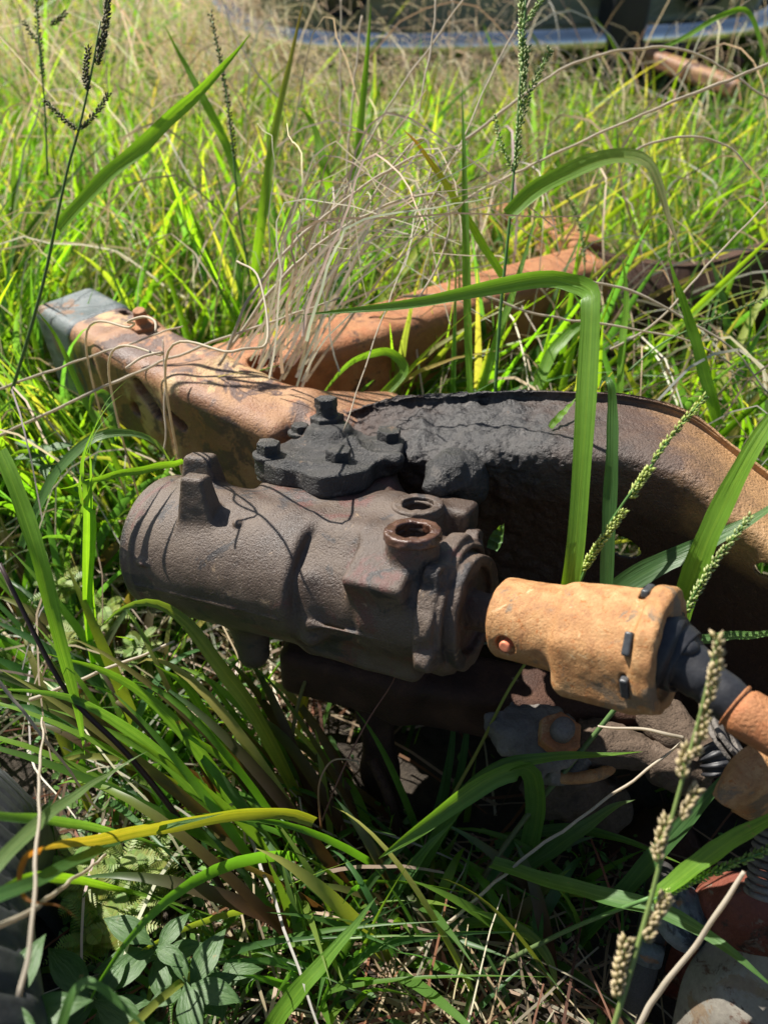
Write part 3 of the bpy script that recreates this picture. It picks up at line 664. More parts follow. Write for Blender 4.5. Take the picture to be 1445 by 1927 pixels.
def carbody(P):
    d = s_box(P, (0, 2.15, .56), (.80, 2.1, .25), .12); d = smin(d, s_box(P, (0, 2.3, .98), (.62, 1.1, .30), .2), .12)
    d = smin(d, s_box(P, (0, .10, .46), (.72, .12, .10), .07), .05)
    for (x, y) in ((-.8, .75), (.8, .75), (-.8, 3.4), (.8, 3.4)): d = smax(d, -s_cyl(P, (x - .25, y, .3), (x + .25, y, .3), .36, None, .02), .03)
    d = smax(d, -s_box(P, (0, -.02, .50), (.52, .05, .07), .02), .02); return d
fmesh('body', CF, carbody, (-.95, -.15, .2), (.95, 4.4, 1.4), .028, MAT['olive'], CARR)
bpt = [(-.88, .42, .56), (-.86, .14, .50), (-.76, .0, .415), (-.5, -.06, .385), (0, -.08, .38), (.5, -.06, .385), (.74, .0, .40), (.84, .18, .42), (.86, .42, .44)]
v, q = tube(catmull([CF.w(p) for p in bpt], 90), .040, 16); mesh('bumper', v, q, MAT['chrome'], CARR)
fmesh('overrider', CF, lambda P: smin(s_box(P, (.26, -.07, .40), (.055, .07, .13), .03), s_box(P, (.40, -.06, .33), (.05, .06, .05), .02), .02), (.15, -.2, .2), (.5, .05, .6), .01, MAT['blackplastic'], CARR)
fmesh('valance', CF, lambda P: s_box(P, (0, .05, .26), (.66, .05, .05), .03), (-.72, -.05, .18), (.72, .15, .34), .015, MAT['blackplastic'], CARR)
fmesh('windscreen', CF, lambda P: smax(s_box(P, (0, 2.3, 1.0), (.575, 1.125, .20), .12), -s_box(P, (0, 2.3, .8), (.9, .9, .6), .02), .01), (-.7, 1.1, .75), (.7, 3.5, 1.25), .025, MAT['glass'], CARR)
for x in (-.52, .52):
    fmesh('headlight', CF, lambda P: s_cyl(P, (x, -.03, .52), (x, .06, .52), .08, None, .02), (x - .1, -.06, .4), (x + .1, .1, .64), .01, MAT['glass'], CARR)
for (x, y) in ((-.72, .75), (.72, .75), (-.72, 3.4), (.72, 3.4)):
    c_ = CF.w((x, y, .29)); v, q = tyre_mesh(c_, CF.X, .30, .18, 30); wh = mesh('wheel', v, q, MAT['tyre'], CARR)
    v, q = sdf_verts(lambda P: s_cyl(P, c_ - CF.X * .07, c_ + CF.X * .07, .19, None, .02), c_ - .24, c_ + .24, .02); mesh('rim', v, q, MAT['greysteel'], wh)
# rusty scrap beside the car and the dark junk at its right
SB = thing('scrap_arm', W(1290, 130, 2.15), 'rusty orange forked scrap arm lying in the grass right of the car', 'scrap metal')
v, q = box_rail([W(1190, 75, 2.35), W(1225, 110, 2.2), W(1295, 135, 2.1), (W(1385, 168, 2.0))], .022, .022, .012, h=.005); mesh('arm', v, q, MAT['horn'], SB)
v, q = box_rail([W(1240, 105, 2.25), W(1310, 100, 2.3), W(1390, 122, 2.3)], .016, .02, .01, h=.005); mesh('branch_arm', v, q, MAT['rust_dark'], SB)
RD = thing('stacked_tyre', W(1340, 20, 2.9), 'dark upright tyre standing right of the chrome bumper', 'tyre')
v, q = tyre_mesh(W(1360, -10, 2.75), (.9, -.35, .1), .22, .18, 40); mesh('carcass', v, q, MAT['tyre'], RD, smooth=False)
RD2 = thing('old_tyre', (-1.55, 3.9, 0), 'dark old tyre behind tall grass in the top left corner', 'tyre')
v, q = tyre_mesh(np.array([-1.75, 3.95, .22]), (.3, .9, .25), .34, .22, 40); mesh('carcass', v, q, MAT['tyre'], RD2, smooth=False)

#@@PLANTS
# ------------------------------------------------------------------ plants
def batch(P, wid, prof, col, col2=None, fold=.0, face=None, twist=0., sidev=None):
    """ribbons: P (N,S,3) centre lines, wid (N,), prof (S,), col (N,3) -> verts, faces, colours, uv"""
    N_, S_ = P.shape[:2]; T = nrm(np.gradient(P, axis=1))
    if sidev is None:
        v = nrm(CAM - P); s_ = nrm(np.cross(T, v))
    else: s_ = nrm(np.cross(T, np.broadcast_to(sidev[:, None], P.shape)))
    n_ = np.cross(s_, T); tw = np.broadcast_to(np.asarray(twist, float), (N_,))[:, None, None] if np.ndim(twist) < 2 else np.asarray(twist)[:, :, None]
    s2 = s_ * np.cos(tw) + n_ * np.sin(tw); n2 = np.cross(s2, T)
    hw = (wid[:, None] * prof)[:, :, None] * .5; t = np.linspace(0, 1, S_)
    k = 3 if fold else 2
    V = np.stack([P - s2 * hw, P - n2 * hw * fold * 2, P + s2 * hw], 2) if k == 3 else np.stack([P - s2 * hw, P + s2 * hw], 2)
    c2 = col if col2 is None else col2; C_ = col[:, None] * (1 - t[None, :, None] ** 2) + c2[:, None] * (t[None, :, None] ** 2)
    C_ = np.repeat(C_[:, :, None], k, 2)
    a, i, j = np.meshgrid(np.arange(N_), np.arange(S_ - 1), np.arange(k - 1), indexing='ij'); b = a * S_ * k + i * k + j
    Fq = np.stack([b, b + 1, b + k + 1, b + k], -1).reshape(-1, 4)
    uu = np.broadcast_to(np.linspace(0, 1, k)[None, None], (N_, S_, k)) + np.arange(N_)[:, None, None] * .37; vv = np.broadcast_to(t[None, :, None] * 3, (N_, S_, k))
    return V.reshape(-1, 3), Fq, C_.reshape(-1, 3), np.stack([uu, vv], -1).reshape(-1, 2)
def inpoly(px, py, poly):
    r_ = np.zeros(px.shape, bool); n = len(poly)
    for i in range(n):
        x1, y1 = poly[i]; x2, y2 = poly[(i + 1) % n]
        c = ((y1 > py) != (y2 > py)) & (px < (x2 - x1) * (py - y1) / (y2 - y1 + 1e-9) + x1); r_ ^= c
    return r_
ZONES = [  # places where the photo shows bare metal: outline, depth, share of the blades kept in front of it
    ([(215, 1040), (250, 940), (330, 880), (480, 830), (640, 750), (960, 725), (1190, 745), (1300, 775), (1445, 900), (1445, 1380), (1250, 1350), (1000, 1290), (850, 1280), (480, 1200), (280, 1130)], .84, 0.),
    ([(480, 1200), (900, 1290), (1250, 1340), (1445, 1400), (1445, 1570), (1250, 1560), (940, 1560), (690, 1500)], .92, .05),
    ([(75, 540), (200, 530), (430, 650), (620, 740), (480, 860), (300, 850), (90, 700)], 1.25, .06),
    ([(430, 680), (620, 600), (890, 500), (1110, 470), (1120, 540), (700, 745), (520, 740)], 1.3, .55),
    ([(1110, 470), (1300, 490), (1445, 450), (1445, 640), (1120, 680)], 1.35, .5),
    ([(870, 370), (1100, 420), (1100, 500), (900, 470)], 1.7, .5),
    ([(1240, 1600), (1445, 1560), (1445, 1927), (1200, 1927)], .9, .05),
    ([(0, 1340), (60, 1450), (140, 1927), (0, 1927)], .9, .03),
    ([(1160, 40), (1240, 50), (1420, 90), (1420, 190), (1200, 160)], 2.8, .22),
    ([(480, 0), (1310, 0), (1310, 60), (900, 95), (600, 95)], 2.7, .22)]
def keepers(P, slack=.05, hard=False):
    px, py, d = proj(P); u = rng.random(len(P)); ok = (d > .32).all(1)
    for poly, dep, kp in ZONES:
        hit = (inpoly(px, py, poly) & (d < dep + slack)).any(1); ok &= ~(hit & (u > (0 if hard else kp)))
    return ok
def field(n, yr, hgt, wid, S_, bend, xm=1.0, near=0., clump=.0, hvar=.5, lean=(.12, .05)):
    y = yr[0] + (yr[1] - yr[0]) * rng.random(n); x = (rng.random(n) * 2 - 1) * (.35 + .62 * y) * xm
    if clump: 
        kk = max(8, n // 14); ci = rng.integers(0, kk, n); x = x[ci] + rng.normal(0, clump, n); y = y[ci] + rng.normal(0, clump, n)
    h = hgt * (1 - hvar + hvar * 1.3 * rng.random(n)); a = rng.random(n) * 2 * math.pi; b = bend * (.2 + rng.random(n)) * h
    t = np.linspace(0, 1, S_)[None]; dirx = np.cos(a) + lean[0] * 3; diry = np.sin(a) + lean[1] * 3
    l0 = (rng.random(n) * .45)[:, None]; fx = l0 * t * h[:, None] + b[:, None] * t ** 2.2
    P = np.stack([x[:, None] + dirx[:, None] * fx, y[:, None] + diry[:, None] * fx, h[:, None] * (t - (b / h)[:, None] * .45 * t ** 3) + gz(x, y)[:, None] - .01], -1)
    w_ = wid * (.5 + rng.random(n)); k = keepers(P); return P[k], w_[k]
def mixcol(n, cols, jit=.2):
    c = np.asarray(cols)[rng.integers(0, len(cols), n)]; return c * (1 + jit * rng.normal(size=(n, 1))).clip(.5, 1.6) * (1 + .06 * rng.normal(size=(n, 3)))
PROF = lambda S_, b=.75: (b + (1 - b) * np.sin(np.linspace(0, math.pi, S_))) * (1 - np.linspace(0, 1, S_) ** 2.5) + .03
GREENS = [(.14, .28, .025), (.19, .34, .03), (.24, .38, .035), (.10, .23, .07), (.09, .17, .04), (.32, .38, .08), (.12, .24, .09), (.36, .34, .12)]
STRAWS = [(.54, .46, .32), (.46, .37, .24), (.62, .56, .45), (.38, .29, .19), (.68, .63, .55), (.50, .39, .28)]
def stuff(name, parts, mat, label, kind='stuff'):
    Vs, Fs, Cs, Us, n = [], [], [], [], 0
    for v, f, c, u in parts: Vs.append(v); Fs.append(f + n); Cs.append(c); Us.append(u); n += len(v)
    o = mesh(name, np.vstack(Vs), np.vstack(Fs), MAT[mat], col=np.clip(np.vstack(Cs), .004, .9), uv=np.vstack(Us)); return tag(o, label, 'grass', None, kind)
parts = []
for (n, yr, hg, wd, S_, bd, xm, cl) in ((7500, (.80, 1.9), .32, .0095, 8, .45, 1., .05), (4200, (.9, 2.1), .42, .0115, 9, .38, 1., .06), (9000, (1.7, 3.1), .36, .0110, 7, .45, 1., .08), (9000, (2.9, 5.6), .40, .013, 6, .5, 1., .1), (5000, (.7, 1.6), .12, .006, 6, .6, 1., .03), (900, (.95, 2.3), .46, .016, 10, .35, 1., .12), (1300, (.95, 1.9), .44, .0125, 10, .12, .9, .07), (700, (2.3, 4.2), .5, .018, 8, .4, 1., .15)):
    P, w_ = field(n, yr, hg, wd, S_, bd, xm, clump=cl); c = mixcol(len(P), GREENS); c2 = c * [1.25, 1.05, 1.0]
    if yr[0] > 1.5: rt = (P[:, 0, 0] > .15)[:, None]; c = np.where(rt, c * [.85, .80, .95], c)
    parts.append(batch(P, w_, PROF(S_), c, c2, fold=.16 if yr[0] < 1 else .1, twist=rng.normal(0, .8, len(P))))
stuff('tall_grass', parts, 'field', 'bright green tall grass filling the ground behind the scrap metal')
# grass growing low in front of and under the metal
parts = []
for (n, yr, hg, wd, bd, cl) in ((1000, (.12, .80), .09, .0055, .6, .03), (600, (.2, .78), .16, .0085, .7, .03)):
    P, w_ = field(n, yr, hg, wd, 8, bd, .95, clump=cl); c = mixcol(len(P), [(.07, .16, .03), (.10, .20, .03), (.06, .13, .04), (.14, .22, .04)]); parts.append(batch(P, w_, PROF(8), c, c * 1.1, fold=.16, twist=rng.normal(0, .7, len(P))))
for (bx_, by_, bd_, n, L0, a0) in ((560, 1860, .87, 26, .36, 2.75), (610, 1700, .92, 40, .34, 2.6), (420, 1640, .90, 8, .28, 2.5), (250, 1480, .88, 40, .24, 2.2), (820, 1830, .86, 34, .26, 1.6), (700, 1640, .95, 34, .26, 1.9), (940, 1720, .86, 26, .25, 1.0), (150, 1300, .95, 40, .26, 1.9), (60, 1100, .98, 40, .28, 1.6), (1050, 1850, .80, 16, .2, 2.4)):
    b0 = W(bx_, by_, bd_); o_ = b0 + rng.normal(0, .035, (n, 3)) * [1, 1, 0]; o_[:, 2] = gz(o_[:, 0], o_[:, 1]); a = a0 + rng.normal(0, .75, n); L = L0 * (.55 + .75 * rng.random(n)); e = .9 + .5 * rng.random(n); t = np.linspace(0, 1, 12)[None]; dr = .35 + .5 * rng.random(n)
    P = np.stack([o_[:, :1] + np.cos(a)[:, None] * L[:, None] * t * .8, o_[:, 1:2] + np.sin(a)[:, None] * L[:, None] * t * .55, o_[:, 2:] + L[:, None] * (e[:, None] * t - (e * dr)[:, None] * t ** 2.3)], -1)
    k = keepers(P); P = P[k]; c = mixcol(len(P), [(.13, .27, .04), (.08, .18, .06), (.17, .32, .04), (.10, .20, .08), (.30, .32, .08)], .15); cb = c.copy(); cb[rng.random(len(P)) < .35] = (.11, .04, .035)
    parts.append(batch(P, .006 + .009 * rng.random(len(P)), PROF(12), cb, c, fold=.18, twist=rng.normal(.2, .5, len(P))))
stuff('short_grass', parts, 'field', 'leaning green blades and short shaded grass in front of and under the gearbox')
# dry stalks and fine straw
def curls(n, yr, L, wid, S_, up=.6, drop=.6, xr=None, z0=0., zone=True, z1=0.):
    y = yr[0] + (yr[1] - yr[0]) * rng.random(n); x = (rng.random(n) * 2 - 1) * (.35 + .6 * y) if xr is None else xr[0] + (xr[1] - xr[0]) * rng.random(n)
    a = rng.random(n) * 2 * math.pi; l = L * (.5 + rng.random(n)); e = up * (.4 + .9 * rng.random(n)); t = np.linspace(0, 1, S_)[None]
    hx = np.cos(a)[:, None] * l[:, None] * t; hy = np.sin(a)[:, None] * l[:, None] * t
    z = (z0 + z1 * rng.random(n))[:, None] + gz(x, y)[:, None] + l[:, None] * (e[:, None] * t * 1.3 - drop * e[:, None] * t ** 2.4)
    P = np.stack([x[:, None] + hx * (1 - e[:, None] * .35), y[:, None] + hy * (1 - e[:, None] * .35), np.maximum(z, .004)], -1)
    P[:, 1:] += np.cumsum(rng.normal(0, .0022 * L / .3, P[:, 1:].shape), 1)
    k = keepers(P) if zone else np.ones(n, bool); return P[k], (wid * (.6 + .8 * rng.random(n)))[k]
parts = []
for (n, yr, L, wd, S_, up, dr, xr, z1) in ((2600, (.8, 1.9), .40, .0022, 10, 1.1, .9, None, 0), (4500, (1.5, 3.0), .42, .0024, 8, 1.1, .9, None, 0), (3500, (2.0, 4.6), .45, .0032, 7, 1.2, .6, None, 0.05), (2500, (1.2, 2.2), .35, .0018, 8, 1.2, 1.0, (-.5, .35), .1), (2500, (.8, 1.8), .25, .003, 6, .15, .3, None, .06), (420, (.9, 2.2), .55, .0042, 14, .9, 1.0, None, .05), (700, (1.1, 2.8), .60, .0032, 14, 1.1, .9, None, .1), (380, (.3, .95), .28, .0034, 9, .5, .8, (-.7, .0), .03), (160, (.95, 1.5), .5, .0038, 14, 1.0, 1.1, (0., .9), .1)):
    P, w_ = curls(n, yr, L, wd, S_, up, dr, xr, z1=z1); c = mixcol(len(P), STRAWS, .2); parts.append(batch(P, w_, np.linspace(1, .45, S_), c))
stuff('dry_stalks', parts, 'straw', 'pale dry grass stalks tangled through the green grass')
# feathery seed panicles drifting over the far grass
parts = []
for (n, yr, xr, zz, col) in ((130, (1.8, 3.2), None, (.22, .45), [(.66, .56, .42), (.56, .46, .36)]), (300, (1.9, 2.7), (-.55, .40), (.25, .48), [(.62, .50, .38), (.66, .58, .42)])):
    y = yr[0] + (yr[1] - yr[0]) * rng.random(n); x = (rng.random(n) * 2 - 1) * (.3 + .6 * y) if xr is None else xr[0] + (xr[1] - xr[0]) * rng.random(n)
    z = zz[0] + (zz[1] - zz[0]) * rng.random(n); m = 16; o_ = np.stack([x, y, z], -1)
    d0 = nrm(np.stack([rng.normal(0, .6, n), rng.normal(0, .5, n), .3 + rng.random(n)], -1)); base = o_[:, None] + d0[:, None] * np.linspace(0, .12, m)[None, :, None]
    br_ = nrm(rng.normal(size=(n, m, 3)) + d0[:, None] * .8); L = (.03 + .05 * rng.random((n, m)))[..., None]
    P = np.stack([base + br_ * L * t - np.array([0, 0, .02]) * t * t for t in (0, .33, .66, 1)], 2).reshape(-1, 4, 3)
    k = keepers(P); P = P[k]; c = mixcol(len(P), col, .15); parts.append(batch(P, np.full(len(P), .0011), np.array([1, .9, .9, .8]), c))
    st = np.stack([o_ * [1, 1, 0] * (1 - t) + (o_ + d0 * .06) * t + d0 * [1, 1, 0] * .06 * math.sin(t * 3) for t in np.linspace(0, 1, 6)], 1); k = keepers(st); st = st[k]
    parts.append(batch(st, np.full(len(st), .0016), np.ones(6), mixcol(len(st), STRAWS)))
stuff('feathery_panicles', parts, 'straw', 'fine feathery tan seed heads hazing the far grass')
# litter of old stems on the soil
P, w_ = curls(3600, (.05, 1.0), .10, .0022, 6, .12, .5, None); P2, w2 = curls(1700, (.05, .9), .17, .0030, 7, .35, .7, None)
stuff('straw_litter', [batch(P, w_, np.linspace(1, .6, 6), mixcol(len(P), [(.20, .14, .09), (.30, .22, .14), (.12, .08, .05), (.40, .33, .24)], .3)), batch(P2, w2, np.linspace(1, .5, 7), mixcol(len(P2), [(.34, .25, .16), (.50, .42, .30), (.22, .10, .06)], .3))], 'straw', 'broken dry stems littering the soil under the plants')
# small leaves of creeping ground cover
def leaflets(n, cx, cy, cz, sc, size, cols, flat=.5):
    o_ = np.stack([rng.normal(cx, sc[0], n), rng.normal(cy, sc[1], n), np.abs(rng.normal(cz, sc[2], n))], -1)
    d = nrm(np.stack([rng.normal(size=n), rng.normal(size=n), rng.normal(.1, flat, n)], -1)); l = size * (.5 + rng.random(n)); t = np.array([0, .3, .65, 1.])
    P = o_[:, None] + d[:, None] * (l[:, None] * t)[:, :, None] - np.array([0, 0, 1.])[None, None] * (l[:, None] * t ** 2 * .25)[:, :, None]; k = keepers(P)
    P = P[k]; return batch(P, l[k] * .62, np.array([.12, .9, 1., .06]), mixcol(len(P), cols, .2), fold=.12, twist=0, sidev=nrm(np.stack([rng.normal(0, .5, k.sum()), rng.normal(-.2, .5, k.sum()), np.ones(k.sum())], -1)))
HG = [(.08, .17, .035), (.12, .24, .05), (.16, .30, .07), (.09, .19, .06)]
parts = [leaflets(1500, -.24, .34, .03, (.10, .12, .018), .009, HG), leaflets(900, -.42, .62, .03, (.16, .14, .02), .010, HG), leaflets(500, .0, .45, .015, (.2, .16, .012), .007, HG), leaflets(1500, -.75, .95, .05, (.2, .2, .03), .014, HG), leaflets(2600, .5, 1.9, .10, (.5, .3, .06), .016, HG), leaflets(900, .25, .35, .015, (.2, .12, .01), .009, HG)]
stuff('ground_cover', parts, 'herb', 'small leaved creeping weeds covering the soil at the lower left')

# ---- individually built plants
def spikes(path, r, n, L=.0052, wid=.0024, lift=.9, col=(.3, .4, .08), tipc=None):
    path = np.asarray(path); S_ = len(path); T = nrm(np.gradient(path, axis=0)); Vs, Fs, Cs = [], [], []; m = 0
    for i in range(n):
        t = (i + rng.random() * .5) / n * (S_ - 1.001); k = int(t); p = path[k] + (path[k + 1] - path[k]) * (t - k); u = T[k]
        a = i * 2.4 + rng.random(); e1 = nrm(np.cross(u, [.3, .5, .8])); e2 = np.cross(u, e1); o_ = e1 * math.cos(a) + e2 * math.sin(a)
        dirn = nrm(u * lift + o_ * .75); l = L * (.75 + .5 * rng.random()); w_ = wid * (.8 + .4 * rng.random()); b0 = p + o_ * r * .25
        c_ = b0 + dirn * l * .45; s1 = nrm(np.cross(dirn, u + 1e-3)); s2 = np.cross(dirn, s1)
        ring = [c_ + (s1 * math.cos(q) + s2 * math.sin(q)) * w_ * .5 for q in (0, 1.571, 3.142, 4.712)]; Vs += [b0] + ring + [b0 + dirn * l]
        for j in range(4): j2 = (j + 1) % 4; Fs += [[m, m + 1 + j2, m + 1 + j], [m + 5, m + 1 + j, m + 1 + j2]]
        f = .75 + .5 * rng.random(); cb = np.array(col) * f; ct = np.array(tipc if tipc else col) * f; Cs += [cb] * 5 + [ct]; m += 6
    return np.array(Vs), np.array(Fs), np.array(Cs)
def pts3(pts): return np.array([W(*p) if isinstance(p, tuple) else p for p in pts], float)
def ribbon_part(name, pts, wpx, col, col2=None, parent=None, fold=.2, twist=.35, base=.7, n=26, mat='blade', sidev=None, tip=2.1):
    P = catmull(pts3(pts), n)[None]; d = (P[0] @ FW - CAM @ FW); wd = np.array([wpx * 1.1 * d.mean() / FPX]); seed = rng.random() * 9
    prof = (base + (1 - base) * np.sin(np.linspace(0, math.pi, n) ** .8)) * (1 - np.linspace(0, 1, n) ** tip) + .02; prof = prof * (1 + .05 * np.sin(np.linspace(0, 31, n) + seed))
    tw = twist + .25 * np.sin(np.linspace(0, 5, n) + seed)[None]
    P = P + np.array([0, 0, 1.]) * .0008 * np.sin(np.linspace(0, 24, n) + seed)[None, :, None]
    v, f, c, u = batch(P, wd, prof, np.array([col], float), np.array([col2 or col], float), fold=fold, twist=tw, sidev=sidev)
    return mesh(name, v, f, MAT[mat], parent, col=np.clip(c, .004, .9), uv=u, loc=P[0, 0])
def tube_part(name, pts, r0, r1, col, col2=None, parent=None, n=30, mat='stem', k=8):
    P = catmull(pts3(pts), n); v, f = tube(P, np.linspace(r0, r1, n), k); c = np.linspace(0, 1, n)[:, None]; cc_ = np.array(col) * (1 - c) + np.array(col2 or col) * c
    return mesh(name, v, f, MAT[mat], parent, col=np.repeat(cc_, k, 0), loc=P[0])
GB1 = (.17, .34, .035); GB2 = (.12, .25, .075); GD = (.07, .16, .05); GY = (.30, .34, .05); PU = (.085, .028, .03); TA = (.46, .36, .22); BR = (.30, .12, .04); PA = (.20, .30, .12)
